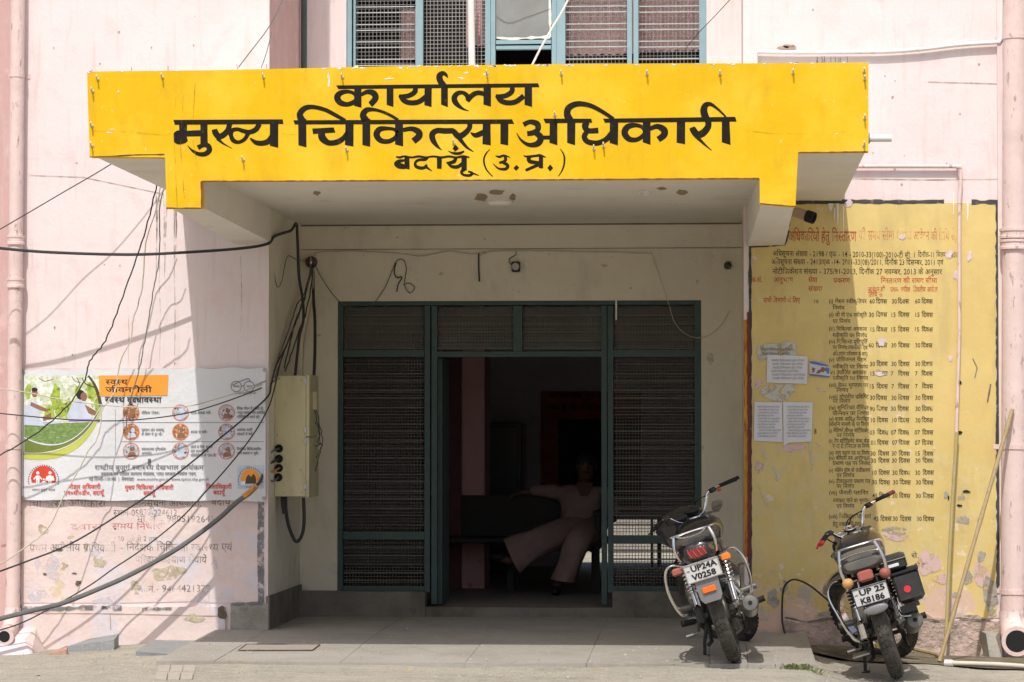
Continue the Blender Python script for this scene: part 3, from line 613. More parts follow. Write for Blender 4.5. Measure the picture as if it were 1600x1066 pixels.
a, b, c, d = lb[1].x, P(1190, 317, CY).x, P(1170, 383, 0).x, lb[2].x
MB().hexa([(a, cy1, 2.70), (b, cy1, 2.70), (c, -.002, 2.70), (d, -.002, 2.70), (a, cy1, 2.768), (b, cy1, 2.768), (c, -.002, 2.768), (d, -.002, 2.768)]).build('soffit', 'ceil', can)
q = MB()
for pts in [[(140, 245.5), (180, 244), (215, 242), (257, 241.5)], [(260, 325.5), (315, 325.5)], [(316, 283.5), (500, 283), (800, 281.5), (1000, 280), (1186, 279)], [(1188, 318), (1205, 320), (1243, 322.5)], [(1249, 238.5), (1300, 238), (1356, 237.5)], [(314.5, 284), (315, 324)]]:
    wobble_strip(q, pts, 1.9, CY - .001, len(pts), .4)
q.build('edge_line', 'edge', can, fix=False)
LY = CY - .0006
A = (510, 100, .2125); B = (260, 150, .1875); C = (540, 150, .1875); D = (800, 150, .225); E5 = (600, 225, .1875)
def S(mb, pts, tr): stroke(mb, pts, LY, tr)
def PP(mb, pts, tr): ppoly(mb, pts, LY, tr)
q = MB()                                              # first line
PP(q, [(72, 158), (1557, 142), (1567, 172), (88, 186)], A)
S(q, [(893, 103, 3), (880, 80, 22), (855, 68, 32), (832, 88, 46), (838, 125, 46), (868, 168, 46)], A)
PP(q, [(205, 170), (258, 170), (258, 323), (203, 308)], A)
S(q, [(225, 255, 22), (205, 220, 26), (160, 204, 28), (105, 214, 40), (80, 245, 48), (100, 283, 44), (150, 298, 36), (200, 282, 36), (235, 250, 28)], A)
S(q, [(255, 228, 26), (300, 206, 34), (345, 215, 46), (362, 250, 46), (330, 292, 44), (322, 300, 40)], A)
PP(q, [(443, 170), (493, 170), (493, 317), (443, 301)], A)
for o in (0, 712):
    S(q, [(655 + o, 170, 34), (650 + o, 205, 38), (610 + o, 232, 36), (560 + o, 240, 34), (533 + o, 232, 22)], A)
    S(q, [(540 + o, 238, 22), (570 + o, 270, 36), (620 + o, 286, 38), (680 + o, 278, 38), (740 + o, 235, 38)], A)
PP(q, [(722, 165), (775, 165), (773, 317), (720, 303)], A); PP(q, [(843, 170), (893, 170), (893, 318), (843, 298)], A)
PP(q, [(1155, 165), (1210, 165), (1210, 314), (1155, 298)], A); PP(q, [(1458, 160), (1512, 160), (1512, 316), (1457, 300)], A)
S(q, [(1047, 346, 4), (1000, 328, 18), (955, 290, 38), (940, 250, 42), (965, 216, 34), (1005, 212, 28), (1035, 235, 34), (1045, 272, 30)], A)
S(q, [(1035, 272, 36), (1070, 232, 38), (1115, 212, 34), (1165, 222, 34)], A)
q.build('lettering', 'black', can, fix=False, label='first line of black lettering')
q = MB()                                              # second line
PP(q, [(58, 200), (968, 195), (976, 233), (70, 240)], B); PP(q, [(105, 235), (172, 235), (172, 360), (110, 360)], B)
S(q, [(60, 345, 70), (85, 345, 108), (115, 345, 116), (145, 345, 100), (170, 340, 70)], B)
PP(q, [(150, 290), (290, 285), (290, 337), (150, 340)], B); PP(q, [(283, 235), (342, 232), (345, 415), (283, 410)], B)
S(q, [(175, 412, 4), (215, 455, 20), (270, 485, 34), (325, 483, 42), (358, 452, 46), (345, 415, 44), (305, 412, 36), (262, 432, 44)], B)
S(q, [(527, 230, 44), (512, 285, 46), (475, 325, 50), (435, 338, 50), (408, 305, 52), (400, 278, 44)], B)
S(q, [(425, 352, 34), (470, 395, 16), (547, 438, 4)], B)
S(q, [(535, 330, 40), (545, 290, 38), (590, 278, 32), (640, 292, 36), (690, 302, 40), (745, 280, 44), (775, 232, 44)], B)
S(q, [(535, 320, 34), (555, 368, 38), (600, 386, 30), (650, 362, 32), (680, 315, 36)], B)
S(q, [(697, 352, 12), (745, 388, 38), (800, 394, 44), (850, 378, 48), (890, 330, 54)], B); PP(q, [(862, 230), (932, 228), (932, 433), (862, 415)], B)
PP(q, [(1058, 203), (2881, 195), (2898, 233), (1070, 238)], B)
PP(q, [(1098, 190), (1165, 190), (1167, 429), (1100, 411)], B)
S(q, [(1132, 210, 62), (1112, 155, 52), (1150, 105, 46), (1220, 92, 36), (1320, 115, 34), (1400, 155, 32), (1490, 205, 28)], B)
PP(q, [(1215, 272), (1395, 262), (1408, 305), (1222, 317)], B); PP(q, [(1492, 225), (1560, 225), (1558, 421), (1488, 410)], B)
S(q, [(1293, 305, 56), (1300, 350, 62), (1350, 390, 46), (1420, 385, 46), (1475, 352, 42), (1515, 300, 42)], B)
PP(q, [(140, 190), (205, 190), (205, 423), (140, 408)], C)
S(q, [(172, 210, 62), (145, 160, 54), (175, 118, 44), (235, 114, 28), (310, 133, 24), (380, 165, 24), (438, 200, 22)], C)
PP(q, [(412, 200), (478, 200), (480, 422), (412, 405)], C)
S(q, [(435, 310, 26), (405, 280, 28), (350, 272, 32), (285, 278, 48), (258, 322, 54), (290, 370, 46), (350, 380, 40), (400, 360, 38), (435, 320, 32)], C)
S(q, [(478, 285, 36), (550, 274, 40), (605, 298, 54), (612, 335, 56), (565, 378, 54)], C)
S(q, [(802, 452, 4), (765, 420, 26), (730, 370, 46), (722, 320, 50), (760, 290, 46), (830, 292, 48), (900, 290, 46)], C)
S(q, [(1035, 225, 44), (1030, 270, 42), (985, 318, 48), (940, 335, 52), (905, 300, 46), (890, 285, 36)], C)
S(q, [(930, 325, 46), (965, 375, 32), (1010, 428, 22), (1066, 466, 5)], C)
S(q, [(1042, 305, 10), (1085, 328, 40), (1155, 300, 46)], C); PP(q, [(1143, 225), (1208, 225), (1210, 413), (1140, 402)], C); PP(q, [(1290, 225), (1357, 225), (1355, 413), (1290, 400)], C)
S(q, [(80, 200, 34), (125, 180, 32), (175, 195, 42), (178, 235, 38), (145, 256, 36), (105, 262, 34)], D)
S(q, [(155, 250, 36), (198, 285, 44), (180, 330, 42), (120, 340, 28), (65, 308, 16), (32, 258, 4)], D)
PP(q, [(200, 275), (265, 275), (265, 303), (200, 303)], D); PP(q, [(262, 180), (315, 180), (315, 343), (260, 325)], D); PP(q, [(218, 158), (550, 158), (557, 186), (232, 190)], D)
PP(q, [(383, 175), (440, 175), (438, 343), (383, 325)], D)
S(q, [(410, 182, 54), (384, 130, 48), (395, 82, 44), (455, 55, 38), (540, 66, 32), (620, 105, 28), (705, 160, 24)], D)
PP(q, [(632, 158), (1550, 145), (1560, 178), (645, 186)], D)
S(q, [(520, 182, 44), (508, 212, 46), (530, 242, 38), (600, 240, 40)], D); S(q, [(520, 250, 34), (502, 282, 38), (525, 318, 38), (590, 328, 38), (650, 305, 38), (695, 260, 44)], D); PP(q, [(680, 165), (738, 165), (735, 343), (678, 325)], D)
PP(q, [(908, 165), (962, 165), (962, 341), (908, 322)], D)
S(q, [(925, 250, 26), (905, 218, 26), (860, 204, 30), (805, 214, 42), (782, 255, 46), (810, 298, 40), (860, 305, 32), (900, 285, 30), (930, 250, 26)], D)
S(q, [(958, 228, 30), (1010, 212, 36), (1055, 236, 48), (1055, 272, 46), (1015, 303, 42)], D)
PP(q, [(1145, 165), (1203, 165), (1202, 337), (1143, 325)], D)
S(q, [(1360, 165, 44), (1362, 212, 44), (1325, 258, 50), (1285, 268, 48), (1258, 235, 46), (1250, 218, 36)], D); S(q, [(1275, 275, 30), (1330, 330, 16), (1387, 379, 4)], D)
PP(q, [(1457, 165), (1510, 165), (1518, 341), (1457, 322)], D)
S(q, [(1350, 165, 50), (1332, 105, 50), (1345, 65, 40), (1380, 58, 26), (1430, 92, 16), (1485, 145, 12)], D)
q.build('lettering', 'black', can, fix=False, label='second line of black lettering, the largest')
q = MB()                                              # third line
S(q, [(100, 106, 10), (130, 112, 18), (170, 103, 16), (230, 112, 16), (290, 104, 18), (350, 112, 16), (410, 104, 16), (480, 112, 18), (540, 104, 18), (600, 112, 16), (660, 104, 20), (712, 112, 10)], E5)
PP(q, [(170, 105), (212, 105), (214, 214), (170, 205)], E5); S(q, [(175, 135, 16), (125, 145, 30), (98, 165, 30), (125, 190, 30), (178, 196, 26)], E5); S(q, [(115, 160, 14), (150, 172, 18), (175, 180, 14)], E5)
S(q, [(362, 108, 26), (345, 130, 24), (290, 134, 24), (262, 155, 22), (268, 188, 28), (315, 202, 28), (352, 188, 24), (345, 172, 20)], E5); S(q, [(355, 196, 22), (400, 227, 5)], E5)
PP(q, [(440, 106), (483, 106), (480, 209), (442, 205)], E5)
S(q, [(600, 112, 26), (585, 145, 32), (545, 158, 26), (520, 155, 14)], E5); S(q, [(530, 160, 14), (565, 188, 26), (615, 190, 30), (655, 160, 26)], E5); PP(q, [(645, 106), (690, 106), (690, 222), (645, 215)], E5)
S(q, [(668, 210, 34), (645, 235, 24), (665, 258, 20), (715, 262, 24), (735, 242, 20), (700, 228, 14)], E5); S(q, [(725, 240, 20), (792, 263, 5)], E5)
S(q, [(535, 58, 4), (580, 78, 18), (630, 78, 24), (668, 60, 12)], E5)
for dd in ([(597, 6), (624, 38), (597, 62), (570, 40)], [(1105, 175), (1127, 198), (1100, 223), (1078, 200)], [(1385, 170), (1409, 200), (1385, 229), (1361, 200)]): PP(q, dd, E5)
S(q, [(882, 46, 5), (845, 88, 12), (832, 145, 15), (855, 215, 12), (907, 272, 5)], E5); S(q, [(1468, 40, 5), (1500, 95, 14), (1502, 165, 15), (1482, 225, 12), (1452, 272, 5)], E5)
S(q, [(928, 98, 6), (960, 108, 20), (1000, 98, 20), (1052, 112, 6)], E5); S(q, [(1012, 108, 26), (1008, 142, 26), (960, 158, 20)], E5); S(q, [(985, 152, 22), (1030, 178, 28), (1015, 208, 26), (955, 205, 16), (908, 163, 4)], E5)
S(q, [(1162, 98, 6), (1200, 106, 20), (1260, 100, 20), (1300, 96, 22), (1350, 112, 6)], E5); S(q, [(1208, 106, 34), (1215, 145, 34), (1300, 158, 26)], E5); PP(q, [(1290, 100), (1326, 100), (1326, 206), (1290, 202)], E5); S(q, [(1298, 168, 28), (1180, 220, 22)], E5)
q.build('lettering', 'black', can, fix=False, label='third line of black lettering, the smallest')
q = MB()
for i in range(70):
    u = random.choice([random.uniform(138, 300), random.uniform(500, 1000), random.uniform(640, 900), random.uniform(1040, 1357)]); v = (112 - (u - 136) * .012 if u < 640 else 104 - (u - 640) * .008)
    blob(q, u, v + random.uniform(-1, .8), random.uniform(1.2, 6) * random.uniform(.5, 1), random.uniform(.5, 1.5), CY - .0012, n=9, rough=.6)
for u, v, a, b in [(514, 128, 2, 10), (513, 118, 1.5, 5), (608, 123, 9, 1.4), (720, 122, 5, 2), (728, 114, 4, 2), (760, 117, 5, 3), (170, 207, 6, 1.2), (176, 202, 4, 1), (185, 143, 2, 2), (1307, 209, 2, 1), (745, 103, 4, 3), (556, 105, 6, 2.5)]: blob(q, u, v, a * .8, b * .8, CY - .0012, n=12, rough=.6)
q.build('paint_chip', 'white_chip', can, fix=False)
q = MB(); wobble_strip(q, [(144, 204), (200, 206), (260, 211), (268, 208)], .9, CY - .0022, 3, .6); wobble_strip(q, [(440, 209), (465, 211), (500, 210)], .8, CY - .0022, 4, .6); wobble_strip(q, [(1160, 203), (1200, 208), (1270, 210), (1320, 205)], .9, CY - .0022, 5, .6)
wobble_strip(q, [(274, 150), (272, 220), (277, 325)], 1.4, CY - .0021, 6, .5); wobble_strip(q, [(286, 150), (282, 230), (288, 310)], 1.2, CY - .0021, 7, .5); wobble_strip(q, [(305, 130), (300, 210), (308, 260)], 1.2, CY - .0021, 7, .5)
q.build('hairline_crack', mat('yellow_crack', (.48, .28, .015), .85, var=.2, alpha=(9, .40, .66, .7)), can, fix=False)
for u, v in [(153, 124), (145, 143), (144, 197), (144, 228), (254, 121), (412, 121), (535, 121), (761, 116), (877, 116), (1011, 116), (1125, 116), (1239, 114), (1350, 112), (1351, 124), (1351, 185), (1350, 227), (542, 235), (867, 180), (709, 224), (943, 229), (928, 233), (380, 250)]:
    q = MB(); p = P(u, v, CY); q.tube([p, p + Vector((0, -.03, -.004)), p + Vector((0, -.04, .010)), p + Vector((0, -.03, .02))], .0042, 6); q.lathe(p, (0, -1, 0), [(.0, 0), (.010, 0), (.008, .006), (0, .006)], 8)
    q.build('hook', M.setdefault('hook', mat('pale_hook', (.60, .52, .30), .5, var=.1)), can, smooth=True)
q = MB()
for i in range(16): u = random.choice([random.uniform(160, 420), random.uniform(1260, 1330)]); p = P(u, 108, CY + .04); p.z = P(u, 110 - (u - 136) * .012, CY).z - .01; q.tube([p, p + Vector((random.uniform(-.008, .008), 0, random.uniform(.025, .045)))], .0018, 5)
q.build('nail', 'steel', can)
# broken soffit patches, hook scar, ceiling light
q = MB()
def soff(u, v): return PZ(u, v, 2.6985)
for u, v, a, b in [(495, 302, 6, 3.5), (751, 309, 10, 5.5), (777, 301, 11, 4.5), (801, 308, 6, 5), (1066, 301, 8, 4.5), (1034, 295, 7, 3)]:
    rd = random.Random(int(u)); n = 12; pts = []
    for i in range(n):
        t = 2 * pi * i / n; r = 1 + rd.uniform(-.35, .25); pts.append(soff(u + a * r * cos(t), v + b * r * sin(t)))
    q.add(pts, [tuple(range(n))])
q.build('broken_patch', mat('exposed_soffit_plaster', (.30, .22, .13), .95, var=.3, scale=30), can, fix=False)
q = MB(); q.tube([PZ(u, v, 2.692) for u, v in [(998, 300), (1013, 300), (1016, 303), (1003, 304), (998, 301)]], .004, 6); q.build('conduit_clip', 'pvc', can)
lt = thing('ceiling_light', PZ(781, 316, 2.70), 'small round white ceiling light fixed under the canopy', 'ceiling light')
c = PZ(781, 314, 2.70); q = MB(); q.lathe(c, (0, 0, -1), [(0, 0), (.075, 0), (.080, .008), (.076, .02), (0, .02)], 28); q.build('base', 'ceil', lt, smooth=True)
q = MB(); q.lathe(c + Vector((0, 0, -.02)), (0, 0, -1), [(0, 0), (.070, 0), (.066, .006), (.05, .010), (0, .012)], 28); q.build('lamp_shade', 'pvc', lt, smooth=True)

# ================================================================== UPPER WINDOW
uw = thing('upper_window', P(820, 110, RY), 'wide light blue framed upper window with louvres, wire mesh and a dusty pane', 'window')
vT = -260; vB = 190
fy0, fy1 = RY + .03, RY + .10
def frame(u0, v0, u1, v1, y0=fy0, y1=fy1, m='blue', par=uw, nm='frame'):
    q = MB(); prect(q, u0, v0, u1, v1, y0, y1); q.build(nm, m, par)
for u0, u1 in [(541, 550), (649, 661), (758, 766), (870, 883), (980, 987), (990, 997), (1093, 1104)]: frame(u0, vT, u1, vB)
for u0, u1 in [(552, 556), (766.5, 774), (862, 869.5)]: frame(u0, vT, u1, vB, fy0 + .008, fy1 - .01)
frame(775, 62, 861, 69, fy0 - .004, fy1 - .012); frame(775, 71, 861, 77, fy0 - .004, fy1 - .012)
q = MB(); prect(q, 775, vT, 861, 61, fy0 + .03, fy0 + .034); q.build('pane', 'glass', uw)
q = MB(); wobble_strip(q, [(776, 59), (800, 61), (830, 59), (860, 58)], 4, fy0 + .028, 3, .6); wobble_strip(q, [(859, 0), (860, 58)], 3, fy0 + .028, 5, .6); q.build('putty', 'white_chip', uw, fix=False)
q = MB(); stroke(q, [(776, 26, .8), (795, 36, .8), (820, 28, .8), (860, 14, .8)], fy0 + .027); q.build('glass_crack', 'darkwire', uw, fix=False)
def louvres(u0, u1, vs_, par, m, y, tilt=.004, th=.005, edge=None):
    for v in vs_:
        a, b = P(u0, v, y), P(u1, v, y); q = MB()
        q.hexa([(a.x, y, a.z), (b.x, y, a.z), (b.x, y + .045, a.z + tilt), (a.x, y + .045, a.z + tilt), (a.x, y, a.z + th), (b.x, y, a.z + th), (b.x, y + .045, a.z + tilt + th), (a.x, y + .045, a.z + tilt + th)])
        o = q.build('louvre', m, par)
        q = MB(); q.box((a.x, y - .003, a.z - .0005), (b.x, y - .0002, a.z + th + .0015)); q.build('louvre_edge', edge or 'edgeglass', o)
M['edgeglass'] = mat('bright_glass_edge', (.42, .45, .44), .3, var=.1)
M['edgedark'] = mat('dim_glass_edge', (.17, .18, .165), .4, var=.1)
vv = [103.5, 94, 75.5, 66.5, 48.5, 39.5, 21, 12, -6, -15, -33, -42, -60, -69]
louvres(553, 648, vv, uw, 'louvre', RY + .06); louvres(884, 979, [v - 1 for v in vv], uw, 'louvre', RY + .06); louvres(998, 1092, [v - 1 for v in vv], uw, 'louvre', RY + .06)
def mesh_grid(u0, v0, u1, v1, y, du, dv, r, name, m, par):
    q = MB(); a, b = P(u0, v1, y), P(u1, v0, y); nx_, nz = int((u1 - u0) / du), int((v1 - v0) / dv)
    for i in range(1, nx_ + 1): x = a.x + (b.x - a.x) * i / (nx_ + 1); q.box((x - r, y - r, a.z), (x + r, y + r, b.z))
    for i in range(1, nz + 1): z = a.z + (b.z - a.z) * i / (nz + 1); q.box((a.x, y + r * 1.2, z - r), (b.x, y + r * 3.2, z + r))
    o = q.build(name, m, par); o['kind'] = 'stuff'
for u0, u1 in [(553, 648), (661, 758), (884, 979), (998, 1092)]: mesh_grid(u0, -60, u1, 118, RY + .135, 6, 6.3, .0022, 'wire_mesh', 'wire', uw)
# pleated curtain behind the right bays
def pleats(u0, v0, u1, v1, y, par, nm='curtain', amp=.035, pitch=9):
    q = MB(); a, b = P(u0, v1, y), P(u1, v0, y); n = int((u1 - u0) / pitch * 8); pr = []
    for i in range(n + 1):
        t = i / n; x = a.x + (b.x - a.x) * t; ph = t * (u1 - u0) / pitch * 2 * pi; pr.append((x, y + amp * sin(ph) + .01 * sin(ph * .37)))
    q.v = [Vector((x, yy, z)) for z in (a.z, b.z) for x, yy in pr]; m_ = n + 1
    q.f = [(i, i + 1, m_ + i + 1, m_ + i) for i in range(n)]; return q.build(nm, 'curtain', par, smooth=True, fix=False)
ct = thing('curtain', P(990, 100, 1.75), 'pale pink pleated curtain hanging behind the right bays of the upper window', 'curtain')
pleats(884, -100, 1000, 86, RY + .20, ct, 'cloth', amp=.04, pitch=12); pleats(1000, -100, 1100, 80, RY + .20, ct, 'cloth', amp=.04, pitch=12)
ct = thing('curtain', P(700, 100, 1.75), 'pale pink pleated curtain bunched behind the left bays of the upper window', 'curtain'); pleats(626, 14, 650, 92, RY + .20, ct, 'cloth'); pleats(728, -100, 757, 72, RY + .20, ct, 'cloth')
q = MB(); a = P(740, 110, RY - .05); q.tube([(a.x, RY - .05, 3.1), (P(735, 0, RY - .05).x, RY - .05, 4.4)], .024, 14); tag(q.build('drain_pipe', 'pvc', smooth=True), 'white plastic pipe standing upright in front of the upper window', 'pipe')
q = MB(); x = P(475, 50, 1.3).x; q.tube([(x, 1.3, 3.0), (x, 1.3, 5.4)], .02, 10); tag(q.build('conduit_pipe', 'teal', smooth=True), 'grey blue conduit running up the shaded return left of the upper window', 'pipe')

# ================================================================== ENTRANCE SCREEN
es = thing('entrance_screen', P(811, 960, RY), 'dark teal steel entrance screen with wire mesh louvre bays either side of an open doorway', 'door screen')
ey0, ey1 = RY + .02, RY + .08
def fr(u0, v0, u1, v1, dy=0.0): frame(u0, v0, u1, v1, ey0 + dy, ey1 - dy, 'teal', es, 'frame')
for u0, u1, v0, v1 in [(526, 536, 469, 926), (663, 672, 478, 926), (674, 683, 478, 944), (940, 948, 478, 944), (950, 958, 478, 926), (1086, 1096, 469, 926)]: fr(u0, v0, u1, v1)
fr(536.3, 469, 1085.7, 477.5); fr(536.3, 547, 662.7, 558, .004); fr(683.3, 549, 939.7, 558, .004); fr(958.3, 547, 1085.7, 558, .004); fr(802, 478, 816, 548.6, .006)
fr(536.3, 831, 662.7, 843, .004); fr(958.3, 837, 1085.7, 849, .004); fr(536.3, 916, 662.7, 926, .004); fr(958.3, 916, 1085.7, 926, .004)
yl = RY + .065
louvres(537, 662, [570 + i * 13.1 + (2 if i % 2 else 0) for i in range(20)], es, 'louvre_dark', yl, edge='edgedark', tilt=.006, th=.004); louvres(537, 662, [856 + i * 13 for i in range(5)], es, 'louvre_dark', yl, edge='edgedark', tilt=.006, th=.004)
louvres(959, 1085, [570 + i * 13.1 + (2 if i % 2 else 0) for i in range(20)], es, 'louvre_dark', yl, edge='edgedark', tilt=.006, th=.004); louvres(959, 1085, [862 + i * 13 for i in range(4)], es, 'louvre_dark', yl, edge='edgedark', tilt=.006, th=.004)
for u0, u1 in [(537, 662), (684, 801), (817, 939), (959, 1085)]: louvres(u0, u1, [493, 507, 520, 533, 546], es, 'frosted', yl, edge='edgedark', tilt=.056, th=.004)
for a_ in [(537, 479, 662, 546), (684, 479, 801, 548), (817, 479, 939, 548), (959, 479, 1085, 546), (537, 559, 662, 830), (959, 559, 1085, 836), (537, 844, 662, 915), (959, 850, 1085, 915)]: mesh_grid(*a_, RY + .035, 5, 5, .0019, 'wire_mesh', 'darkwire', es)
q = MB(); prect(q, 961.5, 468, 964, 500, RY - .02, RY - .012); q.build('strap', 'pvc', es)
# folded-back door leaf inside
q = MB(); x = P(684, 700, RY + .1).x; q.box((x, RY + .10, zfl + .01), (x + .03, RY + .62, P(684, 560, RY + .1).z)); q.build('door', 'teal', es)

# ================================================================== HALL FURNITURE AND PERSON
q = thing('cabinet', (P(786, 900, 6.2).x, 6.2, zfl), 'tall glossy black cabinet against the back wall of the hall', 'cabinet')
MB().box((P(757, 700, 6).x, 6, zfl), (P(815, 700, 6).x, 6.5, P(786, 660, 6).z), .01).build('body', 'fridge', q); MB().box((P(762, 700, 5.98).x, 5.97, zfl + .1), (P(810, 700, 5.98).x, 5.998, P(786, 666, 6).z), .006).build('door', 'fridge', q)
nbd = thing('notice_board', P(893, 800, 7.1), 'large dim red notice board with faded lettering on the back wall of the hall', 'notice board')
MB().box((P(845, 612, 7.1).x, 7.1, P(845, 800, 7.1).z), (P(1000, 612, 7.1).x, 7.16, P(845, 612, 7.1).z)).build('board', 'redpaint', nbd)
MB().box((P(873, 655, 7.08).x, 7.07, P(845, 790, 7.08).z), (P(1000, 655, 7.08).x, 7.097, P(845, 655, 7.08).z)).build('panel', 'dark', nbd)
q = MB(); text(q, 'कार्यालय मुख्य', 858, 622, 7, 85, Y=7.095, bold=.01); text(q, 'बदायूँ उत्तर प्रदेश', 858, 640, 6, 85, Y=7.095, bold=.01); q.build('lettering', 'dark', nbd, fix=False)
BX0, BX1 = P(684, 800, 3.4).x - .1, P(938, 800, 3.4).x + .02; bz = zfl + .40
bn = thing('bench', ((BX0 + BX1) / 2, 3.4, zfl), 'long dark bench with a high solid backrest inside the doorway', 'bench')
MB().box((BX0, 3.05, bz - .04), (BX1, 3.5, bz), .008).build('seat', 'bench', bn)
MB().hexa([(BX0, 3.51, bz - .02), (BX1, 3.51, bz - .02), (BX1, 3.54, bz - .02), (BX0, 3.54, bz - .02), (BX0, 3.545, bz + .30), (BX1, 3.545, bz + .30), (BX1, 3.57, bz + .30), (BX0, 3.57, bz + .30)]).build('backrest', 'bench', bn)
for x in (BX0 + .05, (BX0 + BX1) / 2, BX1 - .05):
    for y in (3.08, 3.46): MB().box((x - .022, y - .02, zfl), (x + .022, y + .02, bz - .041)).build('leg', 'bench', bn)
    MB().box((x - .02, 3.58, bz - .04), (x + .02, 3.61, bz + .28)).build('back_post', 'bench', bn)
MB().box((BX1 - .06, 3.0, bz + .16), (BX1, 3.5, bz + .2), .008).build('armrest', 'bench', bn); MB().box((BX1 - .05, 3.02, zfl), (BX1 - .01, 3.06, bz + .16)).build('armrest_post', 'bench', bn)

def skin(name, m, par, nodes, edges_, sub=2, org=None):
    me = bpy.data.meshes.new(name); o = bpy.data.objects.new(name, me); col.objects.link(o)
    names = list(nodes); me.from_pydata([Vector(nodes[k][0]) for k in names], [(names.index(a), names.index(b)) for a, b in edges_], [])
    sm = o.modifiers.new('skin', 'SKIN'); sm.use_smooth_shade = True; sm.branch_smoothing = .4
    for i, k in enumerate(names):
        r = nodes[k][1]; me.skin_vertices[0].data[i].radius = r if isinstance(r, tuple) else (r, r); me.skin_vertices[0].data[i].use_root = (i == 0)
    ss = o.modifiers.new('sub', 'SUBSURF'); ss.levels = ss.render_levels = sub
    dg = bpy.context.evaluated_depsgraph_get(); m2 = bpy.data.meshes.new_from_object(o.evaluated_get(dg)); bpy.data.objects.remove(o)
    m2.name = name; m2.materials.clear(); m2.materials.append(M[m]); o2 = bpy.data.objects.new(name, m2); col.objects.link(o2); m2.shade_smooth()
    if par is not None: o2.parent = par; ORG[o2.as_pointer()] = ORG[par.as_pointer()]
    return o2
px = P(905, 830, 3.2).x
per = local_thing('person', (px, 3.2, zfl), (0, 0, 0), 'seated person in a pale pink loose shirt and wide trousers leaning along the bench', 'person')
N = {'pelvis': ((0, .10, .44), (.13, .10)), 'belly': ((0, .16, .56), (.125, .095)), 'chest': ((.01, .24, .68), (.14, .095)), 'neckb': ((.02, .27, .77), (.055, .055)), 'neck': ((.03, .25, .82), (.048, .048)),
     'head1': ((.04, .21, .86), (.062, .072)), 'head2': ((.045, .20, .93), (.070, .085)), 'head3': ((.045, .21, .99), (.048, .058)),
     'sL': ((-.15, .26, .74), .052), 'eL': ((-.30, .30, .73), .038), 'wL': ((-.42, .31, .725), .027), 'hL': ((-.48, .31, .715), (.034, .016)),
     'sR': ((.18, .26, .73), .052), 'eR': ((.25, .16, .54), .038), 'wR': ((.22, -.04, .52), .027), 'hR': ((.20, -.11, .515), (.034, .016)),
     'hipL': ((-.07, .04, .40), .045), 'kL': ((-.26, -.27, .375), .036), 'kL2': ((-.30, -.31, .35), .036), 'cL': ((-.40, -.34, .30), .036), 'aL': ((-.49, -.34, .24), .032), 'fL': ((-.57, -.36, .27), (.035, .03)),
     'hipR': ((.07, .04, .40), .045), 'kR': ((.015, -.29, .37), .036), 'kR2': ((.0, -.33, .34), .036), 'cR': ((-.06, -.36, .22), .036), 'aR': ((-.13, -.34, .08), .032), 'fR': ((-.155, -.45, .035), (.042, .03))}
skin('body', 'skin', per, N, [('pelvis', 'belly'), ('belly', 'chest'), ('chest', 'neckb'), ('neckb', 'neck'), ('neck', 'head1'), ('head1', 'head2'), ('head2', 'head3'), ('chest', 'sL'), ('sL', 'eL'), ('eL', 'wL'), ('wL', 'hL'), ('chest', 'sR'), ('sR', 'eR'), ('eR', 'wR'), ('wR', 'hR'),
     ('pelvis', 'hipL'), ('hipL', 'kL'), ('kL', 'kL2'), ('kL2', 'cL'), ('cL', 'aL'), ('aL', 'fL'), ('pelvis', 'hipR'), ('hipR', 'kR'), ('kR', 'kR2'), ('kR2', 'cR'), ('cR', 'aR'), ('aR', 'fR')])
for wr_, sg in ((N['hL'][0], -1), (N['hR'][0], 1)):
    wv = Vector(wr_)
    for k in range(4):
        q = MB(); L = (.07, .078, .074, .06)[k]
        if sg < 0: a = wv + Vector((.02, -.03 + k * .02, 0)); q.tube([a, a + Vector((-L * .5, 0, -.004)), a + Vector((-L * .85, 0, -.02)), a + Vector((-L * .95, 0, -.036))], [.0095, .009, .008, .006], 7)
        else: a = wv + Vector((-.03 + k * .02, .02, 0)); q.tube([a, a + Vector((0, -L * .5, -.01)), a + Vector((0, -L * .8, -.03)), a + Vector((0, -L * .85, -.05))], [.0095, .009, .008, .006], 7)
        q.build('finger', 'skin', per, smooth=True)
    a = wv + (Vector((.03, -.03, 0)) if sg < 0 else Vector((-.03, .03, 0))); q = MB(); q.tube([a, a + Vector((-.03, -.025, -.005)), a + Vector((-.055, -.03, -.012))], [.011, .010, .007], 7); q.build('thumb', 'skin', per, smooth=True)
MB().ball((.045, .112, .915), .013, 8, (.8, 1.2, 1.5)).build('nose', 'skin', per, smooth=True)
for sx in (-.072, .072): MB().ball((.045 + sx, .20, .92), .018, 8, (.4, .8, 1.3)).build('ear', 'skin', per, smooth=True)
for sx in (-.024, .024): MB().ball((.045 + sx, .125, .938), .009, 8).build('eye', 'hair', per, smooth=True)
MB().tube([(.022, .130, .88), (.045, .124, .878), (.068, .130, .88)], .004, 6).build('mouth', 'hair', per, smooth=True)
MB().ball((.045, .222, .955), .088, 16, (.92, 1.0, .82)).build('hair', 'hair', per, smooth=True)
K = {'pelvis': ((0, .06, .41), (.20, .15)), 'waist': ((0, .10, .48), (.18, .14)), 'belly': ((0, .16, .57), (.165, .13)), 'chest': ((.01, .235, .67), (.18, .12)), 'nk': ((.02, .265, .75), (.10, .075)),
     'sL': ((-.145, .255, .725), .072), 'eL': ((-.28, .295, .735), (.058, .05)), 'wL': ((-.385, .305, .735), (.05, .04)), 'sR': ((.18, .255, .72), .072), 'mR': ((.24, .19, .60), .066), 'xR': ((.25, .10, .54), .06)}
